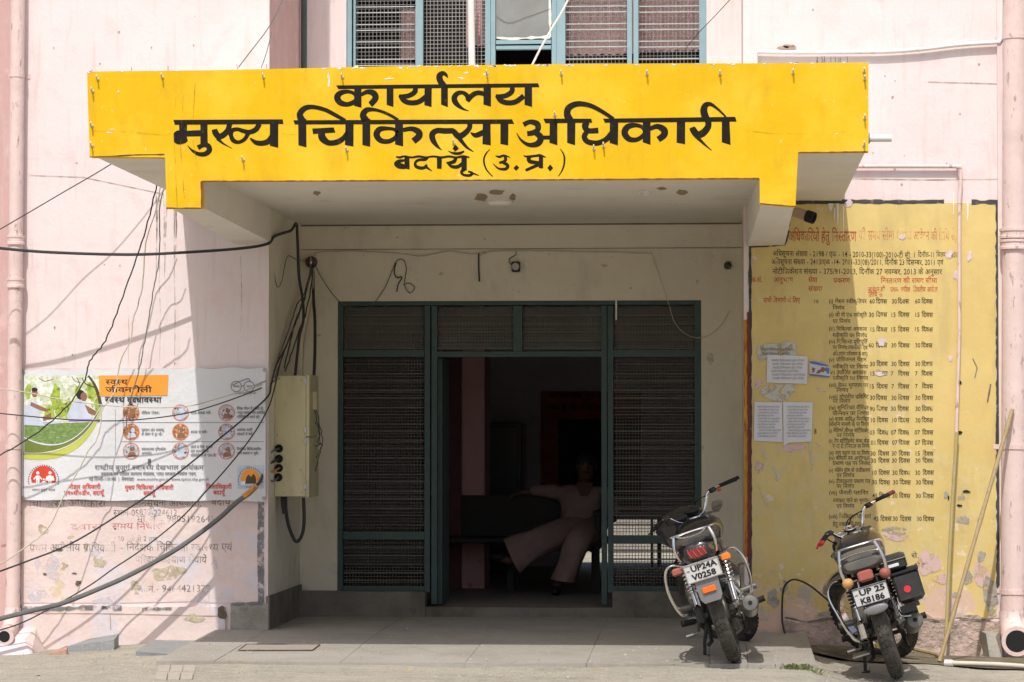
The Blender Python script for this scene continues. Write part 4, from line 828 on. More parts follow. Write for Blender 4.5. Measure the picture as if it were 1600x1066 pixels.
skin('shirt', 'kurta', per, K, [('pelvis', 'waist'), ('waist', 'belly'), ('belly', 'chest'), ('chest', 'nk'), ('chest', 'sL'), ('sL', 'eL'), ('eL', 'wL'), ('chest', 'sR'), ('sR', 'mR'), ('mR', 'xR')])
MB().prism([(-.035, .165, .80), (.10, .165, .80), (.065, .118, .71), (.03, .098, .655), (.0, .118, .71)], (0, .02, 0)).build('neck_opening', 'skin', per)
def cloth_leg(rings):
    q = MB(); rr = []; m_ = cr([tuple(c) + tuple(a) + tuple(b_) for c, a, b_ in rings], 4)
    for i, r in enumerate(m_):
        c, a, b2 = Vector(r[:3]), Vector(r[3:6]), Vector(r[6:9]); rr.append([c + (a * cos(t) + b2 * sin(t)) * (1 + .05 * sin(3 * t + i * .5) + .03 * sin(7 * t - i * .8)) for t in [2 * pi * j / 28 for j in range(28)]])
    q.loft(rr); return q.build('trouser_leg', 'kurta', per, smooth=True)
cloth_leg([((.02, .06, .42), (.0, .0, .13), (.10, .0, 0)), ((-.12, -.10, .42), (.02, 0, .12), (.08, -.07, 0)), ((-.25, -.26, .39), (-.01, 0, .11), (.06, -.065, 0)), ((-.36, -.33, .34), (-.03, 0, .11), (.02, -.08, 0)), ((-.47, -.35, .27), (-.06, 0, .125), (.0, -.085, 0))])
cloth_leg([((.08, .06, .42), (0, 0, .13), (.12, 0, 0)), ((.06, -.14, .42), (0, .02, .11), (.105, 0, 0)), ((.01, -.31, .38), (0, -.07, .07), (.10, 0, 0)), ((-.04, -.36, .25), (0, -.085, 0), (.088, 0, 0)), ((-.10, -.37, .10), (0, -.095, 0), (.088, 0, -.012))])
MB().ball((-.15, -.44, .035), .05, 10, (.85, 2.0, .7)).build('shoe', 'hair', per, smooth=True); MB().ball((-.575, -.36, .27), .045, 10, (1.5, .9, .7)).build('shoe', 'hair', per, smooth=True)
# ================================================================== BANNER
bY = -.03
def brow(u): return 577.5 - (u - 33) * .0065
ban = thing('health_banner', P(224, 785, bY), 'white health campaign banner with two exercising women and Hindi text on the pink wall', 'banner')
def bw(u, v): return -.004 * sin(u * .045) * sin(v * .03 + 1) - .006 * max(0, (v - 720) / 60) * (1 + sin(u * .1)) * .5
q = MB(); nu, nv = 60, 28
for j in range(nv + 1):
    for i in range(nu + 1):
        u = 34 + (415 - 34) * i / nu; vt = 578 - 3 * i / nu + (1.2 * sin(i * .7) if j == 0 else 0); vb = 781 + 2.0 * i / nu + 1.0 * sin(i * .35) - (3 if i > nu * .85 else 0) * 0
        v = vt + (vb - vt) * j / nv; q.v.append(P(u, v, bY + bw(u, v)))
q.f = [(j * (nu + 1) + i, j * (nu + 1) + i + 1, (j + 1) * (nu + 1) + i + 1, (j + 1) * (nu + 1) + i) for j in range(nv) for i in range(nu)]
q.build('sheet', 'vinyl', ban, smooth=True, fix=False)
def BP(u, v, k=0): return P(u, v, bY + bw(u, v) - .0012 - .00013 * k)
def bpoly(mb, pts, k=0):
    us = [p[0] for p in pts]; vs_ = [p[1] for p in pts]
    if max(us) - min(us) < 9 and max(vs_) - min(vs_) < 9: mb.add([BP(u, v, k) for u, v in pts], [tuple(range(len(pts)))]); return mb
    n = max(1, int((max(us) - min(us)) / 1.6)); m = max(1, int((max(vs_) - min(vs_)) / 5)); prev = None; e = 1e-3; cols = []
    for i in range(n + 1):                              # sliced so that the print follows the slack of the sheet
        u = min(us) + e + (max(us) - min(us) - 2 * e) * i / n; hit = []
        for j in range(len(pts)):
            (a, b_), (c, d) = pts[j], pts[(j + 1) % len(pts)]
            if (a <= u) != (c <= u): hit.append(b_ + (d - b_) * (u - a) / (c - a))
        if len(hit) >= 2: cols.append((u, min(hit), max(hit)))
    o = len(mb.v)
    for u, a, b_ in cols: mb.v += [BP(u, a + (b_ - a) * j / m, k) for j in range(m + 1)]
    mb.f += [(o + i * (m + 1) + j, o + (i + 1) * (m + 1) + j, o + (i + 1) * (m + 1) + j + 1, o + i * (m + 1) + j + 1) for i in range(len(cols) - 1) for j in range(m)]
    return mb
def bgrid(mb, pts, k=0, n=14):                          # horizontal-sliced fill between left and right edge functions
    return bpoly(mb, pts, k)
def disc(mb, u, v, r, k=0, n=24, ry=None): bpoly(mb, [(u + r * cos(2 * pi * i / n), v + (ry or r) * sin(2 * pi * i / n)) for i in range(n)], k)
def ring(mb, u, v, r, w_, k=0, a0=0, a1=2 * pi, n=28):
    o = len(mb.v)
    for i in range(n + 1):
        t = a0 + (a1 - a0) * i / n; mb.v += [BP(u + (r - w_ / 2) * cos(t), v + (r - w_ / 2) * sin(t), k), BP(u + (r + w_ / 2) * cos(t), v + (r + w_ / 2) * sin(t), k)]
    mb.f += [(o + 2 * i, o + 2 * i + 2, o + 2 * i + 3, o + 2 * i + 1) for i in range(n)]
def arcpts(u0, v0, u1, v1, u2, v2, n=14): return [((1 - t) ** 2 * u0 + 2 * t * (1 - t) * u1 + t * t * u2, (1 - t) ** 2 * v0 + 2 * t * (1 - t) * v1 + t * t * v2) for t in [i / n for i in range(n + 1)]]
prt = {n: mat('print_' + n, c, .5, var=v, scale=s, spec=.3, layers=L) for n, c, v, s, L in [
    ('lime', (.50, .55, .10), .05, 9, ()), ('olive', (.17, .22, .05), .1, 20, ()), ('paleyard', (.56, .62, .42), .2, 34, [dict(c=(.78, .80, .76), s=22, lo=.47, hi=.56), dict(c=(.24, .32, .12), s=45, lo=.60, hi=.66)]),
    ('lawn', (.17, .27, .08), .3, 60, [dict(c=(.42, .50, .26), s=30, st=(1, 1, 3), lo=.55, hi=.65, k=.7)]), ('bush', (.36, .46, .07), .3, 40, [dict(c=(.12, .20, .03), s=40, lo=.55, hi=.62)]), ('orange', (.85, .34, .05), .02, 5, ()),
    ('white', (.76, .77, .78), .02, 5, ()), ('cloth', (.55, .60, .72), .12, 20, ()), ('skin', (.28, .14, .09), .15, 30, ()), ('hair', (.03, .02, .02), .1, 9, ()), ('mat', (.30, .20, .50), .1, 9, ()), ('black', (.03, .03, .035), .1, 9, ()), ('grey', (.16, .16, .17), .1, 9, ()),
    ('red', (.62, .06, .035), .05, 9, ()), ('ringred', (.62, .20, .12), .05, 9, ()), ('bark', (.08, .065, .04), .2, 30, ()), ('pale', (.55, .63, .70), .06, 9, ()), ('bluepale', (.50, .56, .66), .2, 40, ()), ('warm', (.42, .17, .06), .6, 60, [dict(c=(.75, .66, .55), s=50, lo=.52, hi=.6), dict(c=(.05, .04, .05), s=60, lo=.56, hi=.62)]),
    ('cool', (.45, .45, .50), .4, 60, [dict(c=(.12, .05, .05), s=45, lo=.54, hi=.6), dict(c=(.72, .74, .78), s=60, lo=.55, hi=.62)])]}
# the photograph print
curve = arcpts(38, 683, 120, 720, 159, 632); q = MB(); bpoly(q, [(38, 588), (154, 586), (160, 600), (159, 632)] + curve[::-1][1:]); q.build('photo_print', prt['paleyard'], ban, fix=False)
q = MB(); bpoly(q, [(38, 661), (70, 664), (100, 661), (157, 659)] + [p for p in curve[::-1][3:] if p[1] > 660], 1); q.build('lawn_print', prt['lawn'], ban, fix=False)
q = MB()
def bblob(mb, u, v, a, b_, k, seed, n=22, rough=.3):
    rd = random.Random(seed); p1, p2 = rd.uniform(0, 6), rd.uniform(0, 6); pts = []
    for i in range(n):
        t = 2 * pi * i / n; r = 1 + rough * (.4 * sin(3 * t + p1) + .4 * sin(5 * t + p2)) + rd.uniform(-rough, rough) * .4; pts.append((u + a * r * cos(t), v + b_ * r * sin(t)))
    bpoly(mb, pts, k)
for i_, (u, v, a, b) in enumerate([(87, 622, 7, 20), (96, 640, 10, 14), (78, 645, 8, 12), (108, 640, 7, 16), (144, 612, 9, 14), (152, 632, 5, 12), (44, 612, 5, 12), (122, 612, 6, 9)]): bblob(q, u, v, a, b, 4 + i_ * .3, i_)
q.build('shrub_print', prt['bush'], ban, fix=False)
q = MB(); 
for pts in [[(140, 587, 3), (150, 600, 4), (156, 620, 5), (158, 636, 6)], [(128, 590, 1.5), (134, 600, 2), (150, 606, 2)], [(122, 592, 1), (126, 608, 1.2), (120, 618, .8)]]: pass
def bstroke(mb, pts, k):
    w_ = cr(pts, 5); L, Rr = [], []
    for i, (x, y, ww) in enumerate(w_):
        a, c = w_[max(i - 1, 0)], w_[min(i + 1, len(w_) - 1)]; dx, dy = c[0] - a[0], c[1] - a[1]; l = math.hypot(dx, dy) or 1; L.append((x - dy / l * ww / 2, y + dx / l * ww / 2)); Rr.append((x + dy / l * ww / 2, y - dx / l * ww / 2))
    band(mb, L, Rr, k)
def band(mb, top, botm, k): o = len(mb.v); n = len(top); mb.v += [BP(*p, k) for p in top] + [BP(*p, k) for p in botm]; mb.f += [(o + i, o + i + 1, o + n + i + 1, o + n + i) for i in range(n - 1)]
for pts in [[(138, 587, 3), (147, 600, 4), (153, 615, 5), (158, 636, 5)], [(128, 590, 1.2), (134, 600, 1.6), (150, 606, 2)], [(120, 590, 1), (124, 600, 1.2), (118, 612, .8)], [(112, 588, .8), (118, 596, .8), (126, 598, .8)], [(60, 590, .8), (70, 596, .8), (84, 592, .8)]]: bstroke(q, pts, 7)
q.build('tree_print', prt['bark'], ban, fix=False)
q = MB()
for pts in [[(38, 640), (46, 628), (58, 626), (62, 640), (60, 655), (75, 660), (72, 666), (38, 664)], [(113, 630), (122, 624), (134, 628), (140, 642), (144, 654), (136, 658), (108, 657), (104, 650)], [(66, 660), (98, 657), (96, 661), (68, 664)]]: bpoly(q, pts, 10)
q.build('clothes_print', prt['cloth'], ban, fix=False)
q = MB(); bpoly(q, [(107, 655), (157, 655), (157, 658), (107, 659)], 11); q.build('mat_print', prt['mat'], ban, fix=False)
q = MB(); disc(q, 54, 614, 5, 12, 14, 7); disc(q, 131, 620, 5.5, 12, 14, 7)
for pts in [[(48, 628), (62, 634), (76, 640), (74, 644), (60, 640), (47, 634)], [(132, 632), (146, 640), (154, 646), (150, 650), (138, 646)], [(66, 652), (80, 645), (80, 654), (68, 658)]]: bpoly(q, pts, 12)
q.build('skin_print', prt['skin'], ban, fix=False)
q = MB(); disc(q, 54, 609, 5, 13, 14, 3.5); disc(q, 126, 617, 7, 11, 16, 7.5); q.build('hair_print', prt['hair'], ban, fix=False)
c0 = arcpts(38, 683, 110, 722, 159, 632); c1 = arcpts(38, 707, 128, 714, 159, 634); c2 = arcpts(38, 717, 125, 730, 156, 650)
q = MB(); band(q, c0, c1, 2); q.build('olive_swoosh', prt['olive'], ban, fix=False)
q = MB(); band(q, c1, c2, 3); q.build('lime_swoosh', prt['lime'], ban, fix=False)
q = MB(); band(q, c0, [(a, b + 1.6) for a, b in c0], 16); band(q, c1, [(a, b + 1.4) for a, b in c1], 16); q.build('swoosh_outline', prt['white'], ban, fix=False)
q = MB(); bpoly(q, [(154, 587), (263, 586), (262, 618), (155, 619)], 17); q.build('title_block', prt['orange'], ban, fix=False)
def BT(mb, s, u, v, h, wd=None, bold=.02, k=18): text(mb, s, u, v, h, wd, bold=bold * .55, mapper=lambda a, b, kk: BP(a, b, k + (kk % 4) * .5))
q = MB(); BT(q, 'स्वस्थ', 165, 601, 7.5, 34, .035); BT(q, 'जीवनशैली', 165, 613, 7.5, 72, .035); BT(q, 'स्वस्थ वृद्धावस्था', 164, 629, 8, 88, .035); q.build('title_print', prt['black'], ban, fix=False)
q = MB()
BT(q, 'राष्ट्रीय बुजुर्ग स्वास्थ्य देखभाल कार्यक्रम', 148, 734, 6.5, 170, .012); BT(q, 'स्वास्थ्य एवं परिवार कल्याण मंत्रालय, भारत सरकार, निर्माण भवन,', 158, 743, 4.6, 149, .03); BT(q, 'नई दिल्ली-110108  |  वेबसाइट: ', 139, 751, 4.6, 73, .03); BT(q, 'www.mohfw.gov.in/ www.nphce.nhp.gov.in', 214, 751, 4.6, 112, .01)
q.build('address_print', prt['grey'], ban, fix=False)
q = MB()
for s, u, v, h, wd in [('नोडल अधिकारी', 107, 764, 6, 50), ('एन०सी०डी०, बदायूँ', 100, 773.5, 6, 62), ('मुख्य चिकित्सा अधिकारी', 195, 765, 6, 76), ('बदायूँ', 224, 774, 6, 18), ('जिलाधिकारी', 322, 764, 6, 40), ('बदायूँ', 333, 773, 6, 18)]: BT(q, s, u, v, h, wd, .03)
q.build('officer_print', prt['red'], ban, fix=False)
lab = [['पौष्टिक भोजन।'], ['साफ-सफाई रखें।'], ['दैनिक जीवन में सक्रिय रहें,', 'भरपूर व्यायाम और शारीरिक', 'गतिविधियाँ करते रहें।'], ['धूम्रपान और तम्बाकू', 'के सेवन से दूर रहें।'], ['शराब से बचें।'], ['आलस्य वाली', 'आदतों से बचें।'], ['सकारात्मक दृष्टिकोण', 'अपनाएं।'], ['लोगों से मिलें, समाज', 'एवं सामाजिक', 'गतिविधियों में भाग लें।'], ['नियमित चिकित्सकीय', 'जाँच कराना न भूलें।']]
q = MB(); wds = [[28], [32], [42, 44, 36], [35, 33], [26], [24, 26], [38, 16], [34, 28, 40], [38, 34]]
cx = [205, 282, 354]; cyy = [645, 675, 705]
for n_, ls in enumerate(lab):
    c_, r_ = n_ % 3, n_ // 3
    for i, s in enumerate(ls): BT(q, s, cx[c_] + 16, cyy[r_] + 2 + (i - (len(ls) - 1) / 2) * 6.6, 3.6, wds[n_][i], .03)
q.build('caption_print', prt['grey'], ban, fix=False)
q = MB(); 
for v in (660, 690): bpoly(q, [(190, v), (412, v), (412, v + .7), (190, v + .7)], 4)
bpoly(q, [(180, 640), (180.5, 640), (180.5, 710), (180, 710)], 4); bpoly(q, [(36.5, 581), (37.3, 581), (37.3, 780), (36.5, 780)], 4)
q.build('rule_print', prt['grey'], ban, fix=False)
for n_ in range(9):
    u, v = cx[n_ % 3], cyy[n_ // 3]; q = MB(); disc(q, u, v, 12, 5); o = q.build('round_picture', prt['warm' if n_ in (0, 3, 4) else 'cool'], ban, fix=False)
    q = MB(); ring(q, u, v, 12.4, 1.3, 7); q.build('picture_ring', prt['ringred'], o, fix=False)
    q = MB(); disc(q, u + 2, v - 3, 3.6, 7, 12); bpoly(q, [(u - 6, v + 10), (u - 4, v + 2), (u + 5, v + 1), (u + 8, v + 8)], 7); q.build('picture_figure', prt['cloth' if n_ % 2 else 'skin'], o, fix=False)
# logos: family emblem, spectacles, elder-care emblem
q = MB(); bpoly(q, [(68 + 20 * cos(t), 749 + 21 * sin(t)) for t in [pi - .25 + (pi + .5) * i / 22 for i in range(23)]], 5); lg = q.build('family_emblem', prt['red'], ban, fix=False)
q = MB()
for u, s in ((59, 1), (78, 1), (68.5, .6)):
    v = 757 if s == 1 else 760; disc(q, u, v - 18 * s, 2.6 * s, 7, 10); bpoly(q, [(u - 2.6 * s, v - 14 * s), (u + 2.6 * s, v - 14 * s), (u + 3 * s, v - 6 * s), (u - 3 * s, v - 6 * s)], 7)
    bpoly(q, [(u - 7 * s, v - 9 * s), (u - 2 * s, v - 14 * s), (u - 1 * s, v - 12 * s), (u - 6 * s, v - 7 * s)], 8); bpoly(q, [(u + 7 * s, v - 9 * s), (u + 2 * s, v - 14 * s), (u + 1 * s, v - 12 * s), (u + 6 * s, v - 7 * s)], 8)
    bpoly(q, [(u - 2.6 * s, v - 6 * s), (u - .4 * s, v - 6 * s), (u - .4 * s, v + 2 * s), (u - 2.4 * s, v + 2 * s)], 8); bpoly(q, [(u + .4 * s, v - 6 * s), (u + 2.6 * s, v - 6 * s), (u + 2.4 * s, v + 2 * s), (u + .4 * s, v + 2 * s)], 8)
bpoly(q, [(72.5, 744), (83.5, 744), (85, 751), (71, 751)], 9); q.build('family_figures', prt['white'], lg, fix=False)
q = MB()
for i in range(24):
    t = pi - .2 + (pi + .4) * i / 23; u, v = 68 + 23.5 * cos(t), 751 + 24 * sin(t); bpoly(q, [(u - .9, v - 1), (u + .9, v - 1), (u + .9, v + 1), (u - .9, v + 1)], 7)
BT(q, 'स्वस्थ बुजुर्ग भारत', 50, 767, 3, 36, .02); q.build('emblem_wording', prt['grey'], lg, fix=False)
q = MB(); ring(q, 369, 604, 8, 1.1, 5); ring(q, 389, 604, 8, 1.1, 5)
for pts in [[(363, 602, 1.2), (378, 595, 1.2), (388, 592, 1.2), (391, 597, 1.2)], [(377, 603, 1), (381, 603, 1)], [(397, 603, 1.2), (416, 595, 1.2)]]: stroke(q, pts, bY - .0045)
BT(q, 'स्वच्छ', 364, 605.5, 2.8, 10, .02); BT(q, 'भारत', 385, 605.5, 2.8, 9, .02); BT(q, 'एक कदम स्वच्छता की ओर', 366, 616, 2.6, 34, .02); q.build('spectacles_emblem', prt['grey'], ban, fix=False)
q = MB(); bpoly(q, [(371, 728), (412, 727), (412, 763), (371, 764)], 4); lg = q.build('emblem_square', prt['bluepale'], ban, fix=False)
q = MB(); bpoly(q, [(391 + 15.5 * cos(t), 750 + 18 * sin(t)) for t in [pi - .1 + (pi + .2) * i / 20 for i in range(21)]], 6); q.build('emblem_sun', prt['orange'], lg, fix=False)
q = MB(); bpoly(q, [(383, 756), (385, 745), (389, 741), (392, 746), (396, 740), (400, 746), (401, 756)], 8); q.build('emblem_figures', prt['bark'], lg, fix=False)
q = MB(); bpoly(q, [(377, 753), (383, 752), (383, 758), (377, 758)], 8); bpoly(q, [(400, 752), (406, 753), (406, 758), (400, 758)], 8); q.build('emblem_hands', prt['white'], lg, fix=False)
q = MB()
for i in range(22):
    t = pi - .3 + (pi + .6) * i / 21; u, v = 391 + 18.5 * cos(t), 751 + 20.5 * sin(t); bpoly(q, [(u - .8, v - 1), (u + .8, v - 1), (u + .8, v + 1), (u - .8, v + 1)], 8)
BT(q, 'राष्ट्रीय', 384, 762.5, 2.4, 16, .02); bpoly(q, [(231, 717), (236, 717), (235, 723), (236, 728), (231, 728), (232, 723)], 5); q.build('emblem_wording', prt['grey'], lg, fix=False)
for u, v in [(36, 580), (413, 578), (36, 778), (412, 779)]:
    q = MB(); p = P(u, v, bY - .006); q.lathe(p, (0, -1, 0), [(0, 0), (.012, 0), (.010, .004), (0, .004)], 12); q.build('eyelet', 'steel', ban)

# ================================================================== NOTICES PASTED ON THE YELLOW WALL
def sheet_thing(name, pts, Y, m, label, cat='paper notice', curl=.004):
    t = thing(name, P(sum(p[0] for p in pts) / len(pts), max(p[1] for p in pts), Y), label, cat)
    q = MB(); q.prism([P(u, v, Y) for u, v in pts], (0, .0012, 0)); q.build('sheet', m, t); return t
def lines(par, u0, v0, u1, n, dv, h, m, s='राजकीय चिकित्सालय सूचना दिनांक'):
    q = MB()
    for i in range(n): text(q, s, u0 + (i % 3) * 1.2, v0 + i * dv, h, (u1 - u0) - (i % 4) * 3, Y=-.0145, bold=.01)
    q.build('print', m, par, fix=False)
M['pgrey'] = mat('small_grey_print', (.24, .23, .22), .8, var=.1)
M['plite'] = mat('pale_print', (.36, .36, .37), .8, var=.1)
t = sheet_thing('torn_notice', [(1183, 543), (1196, 538), (1215, 537), (1232, 534), (1243, 536), (1244, 556), (1199, 556), (1197, 562), (1184, 565)], -.010, 'oldpaper', 'torn grey remains of an old notice above the white typed one'); lines(t, 1190, 548, 1236, 2, 7, 3.4, 'pgrey')
sheet_thing('torn_notice', [(1200, 600), (1225, 602), (1215, 612), (1222, 618), (1212, 627), (1204, 624), (1186, 618), (1190, 608)], -.0098, 'oldpaper', 'torn pale scrap hanging below the typed notice on its left')
sheet_thing('torn_notice', [(1227, 601), (1240, 600), (1243, 610), (1236, 616), (1228, 626), (1215, 627), (1220, 614)], -.0092, 'oldpaper', 'torn pale scrap hanging below the typed notice on its right')
t = sheet_thing('paper_notice', [(1199, 554), (1262, 557), (1261, 600), (1198, 598)], -.0125, 'paper', 'white landscape paper notice with six typed lines on the yellow wall'); lines(t, 1205, 565, 1257, 6, 5.6, 3, 'plite')
t = sheet_thing('paper_notice', [(1179, 628), (1222, 629), (1223, 691), (1178, 689)], -.0125, 'paper', 'closely typed white sheet, the left one of the pair below the torn notices'); lines(t, 1183, 637, 1218, 11, 4.6, 2.2, 'plite')
t = sheet_thing('paper_notice', [(1223.5, 628), (1270, 629), (1268, 690), (1232, 692), (1225, 697), (1224, 690)], -.0118, 'paper', 'closely typed white sheet, the right one of the pair with a dangling torn corner'); lines(t, 1229, 637, 1264, 11, 4.6, 2.2, 'plite')
t = sheet_thing('sticker', [(1265, 563), (1275, 564), (1292, 569), (1297, 575), (1297, 590), (1283, 588), (1265, 586)], -.012, flat('sticker_white', (.55, .55, .58)), 'small torn blue and white sticker beside the typed notice', 'sticker')
q = MB(); ppoly(q, [(1265, 564), (1275, 565), (1292, 570), (1296, 573), (1280, 571), (1266, 568)], -.0135); ppoly(q, [(1265, 584), (1283, 586), (1297, 588), (1296, 590), (1265, 587)], -.0135); blob(q, 1293, 579, 3, 6, -.0135, n=12, rough=.5); q.build('print', flat('sticker_blue', (.13, .17, .38)), t, fix=False)
q = MB(); blob(q, 1284, 579, 6, 4, -.0140, rough=.7); blob(q, 1271, 578, 3, 3, -.0140, rough=.6); q.build('print', flat('sticker_brown', (.25, .12, .08)), t, fix=False)
q = MB()
for pts in [[(1266, 690, 2), (1266, 705, 3), (1268, 715, 2.5), (1269, 728, 3), (1268, 738, 1)], [(1272, 690, 1), (1280, 696, 2), (1286, 698, 1)], [(1275, 606, 1), (1282, 609, 3), (1290, 613, 1)], [(1206, 730, 1), (1213, 736, 4), (1216, 745, 4), (1213, 752, 2)], [(1222, 732, 3), (1230, 731, 2)], [(1190, 700, 2), (1196, 712, 3), (1195, 716, 2)], [(1180, 748, 1), (1190, 770, 2), (1200, 790, 2), (1206, 794, 1)]]: stroke(q, pts, -.0105)
q.build('paper_scrap', 'oldpaper', nb, fix=False)

# ================================================================== PIPES
def pipe(name, pts, r, m, label, cat='pipe', collars=(), n=14, extra=None, smooth=True):
    t = thing(name, pts[-1], label, cat); q = MB(); q.tube(pts, r, n); q.build('pipe', m, t, smooth=True)
    for p, ax, rr, h in collars: c_ = MB(); c_.lathe(Vector(p) - Vector(ax) * h / 2, ax, [(r * .9, 0), (rr, 0), (rr, h * .25), (rr * .94, h * .3), (rr * .94, h * .7), (rr, h * .75), (rr, h), (r * .9, h)], n); c_.build('collar', m, t, smooth=True)
    return t
def rain(ux, rpx, vtop, vend, uend, mouth, label, Y):
    r = rpx / 250; a = P(ux, vtop, Y); b = P(uend, vend, Y)
    def at(v): return a + (b - a) * ((v - vtop) / (vend - vtop))
    cs = [(at(v), (0, 0, 1), r * 1.22, .06) for v in mouth[0]]
    t = pipe('drainpipe', [a, b], r, 'pinkpipe', label, collars=cs, n=20)
    q = MB(); q.tube([b, b + Vector((0, -.01, -.06)), b + Vector((0, -.07, -.13)), b + Vector((0, -.19, -.165))], r * 1.12, 20, cap=False); q.tube([b + Vector((0, -.19, -.165)), b + Vector((0, -.02, -.12))], r * .98, 20); q.build('elbow', 'pinkpipe', t, smooth=True)
    q = MB(); c_ = b + Vector((0, -.192, -.165)); q.lathe(c_ + Vector((0, -.016, 0)), (0, -1, -.05), [(0, 0), (r * .96, 0), (r * .96, .006), (0, .006)], 20); q.build('opening', 'hole', t)
    q = MB(); q.torus(c_ + Vector((0, -.012, 0)), (0, 1, .05), r * 1.05, [(-.012, -.012), (.012, -.012), (.012, .012), (-.012, .012)], 24); q.build('rim', 'pinkpipe', t, smooth=True)
    for v in mouth[1]:
        p = at(v); q = MB(); q.lathe(p - Vector((0, 0, .015)), (0, 0, 1), [(r * 1.0, 0), (r * 1.07, 0), (r * 1.07, .03), (r, .03)], 20); q.box((p.x - r * 1.5, -.006, p.z - .015), (p.x - r * .9, -.001, p.z + .015)); q.box((p.x + r * .9, -.006, p.z - .015), (p.x + r * 1.5, -.001, p.z + .015)); q.build('bracket', 'pinkpipe', t)
    return t
q = MB(); pts = [P(0, 985, 0), P(30, 985, 0), P(47, 998, 0), P(50, 1022, 0), P(-20, 1030, 0), P(-20, 985, 0)]
sr = rain(30, 11.5, -300, 950, 20, ((378, 445), (120, 700)), 'slim pink painted drainpipe at the left edge of the wall', -.065)
q = MB(); z0 = -.1; a = P(-10, 985, -.25); b = P(42, 985, -.25); q.hexa([(a.x, -.34, z0), (b.x + .05, -.34, z0), (b.x + .07, -.001, z0), (a.x, -.001, z0), (a.x, -.26, .0), (b.x - .02, -.24, .0), (b.x, -.001, .06), (a.x, -.001, .06)])
tag(q.build('drain_haunch', 'salmon'), 'sloping pink cement block holding the outlet of the left drainpipe', 'cement block')
rr_ = rain(1588, 19, -300, 956, 1583, ((368, 385), (60, 700, 925)), 'broad pink painted drainpipe at the right edge of the wall', -.10)
for p_ in rr_.children:
    pass
q = MB(); a = P(1546, 1000, -.2); b = P(1566, 1000, -.2); q.hexa([(a.x, -.26, -.12), (b.x, -.30, -.12), (b.x, -.002, -.12), (a.x - .02, -.002, -.12), (a.x - .02, -.2, .06), (b.x - .04, -.2, .04), (b.x, -.002, .06), (a.x - .05, -.002, .07)])
tag(q.build('drain_haunch', 'cement'), 'pale cement wedge beside the outlet of the right drainpipe', 'cement block')
q = MB(); prect(q, 1563, -300, 1567, 1000, -.03, -.0015); q.build('wall_nib', 'pink', bld)
# pvc runs
pts = [P(1567, -60, -.03), P(1565, 62, -.03), P(1562, 66, -.03)]; Yp = -.03
line = cr([(1562, 66), (1500, 70), (1440, 77), (1380, 81), (1300, 82), (1220, 82), (1186, 81)], 4)
pipe('pvc_pipe', [P(1566, -60, Yp), P(1565.5, 60, Yp)] + [P(u, v, Yp) for u, v in line] + [P(1181, 83, Yp), P(1181, 104, Yp)], .0135, 'pvc', 'thin white plastic pipe sagging across the upper right wall')
line = [(1330, 260), (1400, 260), (1494, 260), (1500, 263), (1501, 285), (1499, 318)]
t = pipe('conduit_pipe', [P(u, v, -.03) for u, v in line], .0125, 'pinkpipe', 'thin pipe painted pink that bends down into the yellow notice', collars=[(P(1498, 261, -.03), (1, 0, 0), .017, .03)])
q = MB(); q.tube([P(1499, 318, -.03), P(1499, 520, -.03), P(1494, 690, -.035)], .0105, 12); q.build('lower_run', 'pinkpipe', t, smooth=True)
pipe('pole', [P(1495, 675, -.06), P(1489, 770, -.07), P(1483, 880, -.10), P(1478, 1000, -.16), P(1476, 1029, -.18)], .011, 'yellowpipe', 'upright yellowish pole standing against the yellow notice', 'pole')
a = PZ(1468, 1034, -.07); b = P(1582, 640, -.19)
t = thing('bamboo_pole', a, 'bamboo pole leaning diagonally against the right drainpipe', 'pole'); q = MB(); n = 16; q.tube([a + (b - a) * (i / n) for i in range(n + 1)], [.0125 + (.002 if i % 3 == 0 else 0) for i in range(n + 1)], 10); q.build('cane', 'bamboo', t, smooth=True)
p = P(1357, 219, -1.9); q = MB(); t = thing('spout_pipe', p, 'short white plastic spout sticking out of the right side of the canopy', 'pipe')
x0, x1 = P(1350, 219, -2.0).x, P(1393, 219, -2.0).x; q.tube([(x0, -2.0, p.z), (x1, -2.0, p.z)], .021, 16, cap=False); q.tube([(x0, -2.0, p.z), (x1 - .002, -2.0, p.z)], .0185, 16); q.build('pipe', 'pvc', t, smooth=True); q = MB(); q.lathe((x0 + .02, -2.0, p.z), (1, 0, 0), [(.02, 0), (.03, 0), (.03, .012), (.02, .012)], 16); q.build('collar', 'cement', t)
a = PZ(1482, 1036, -.06); b = PZ(1640, 1044, -.06); q = MB(); q.tube([a, (a + b) / 2 + Vector((0, .02, .004)), b], .014, 12); t = thing('ground_pipe', a, 'white plastic pipe lying on the ground below the right drainpipe', 'pipe'); q.build('pipe', mat('dirty_pvc', (.58, .55, .47), .6, var=.1, scale=9), t, smooth=True); q = MB(); q.lathe(a, (b - a), [(.012, -.02), (.02, -.02), (.02, .03), (.012, .03)], 12); q.build('end_cap', 'pvc', t, smooth=True)

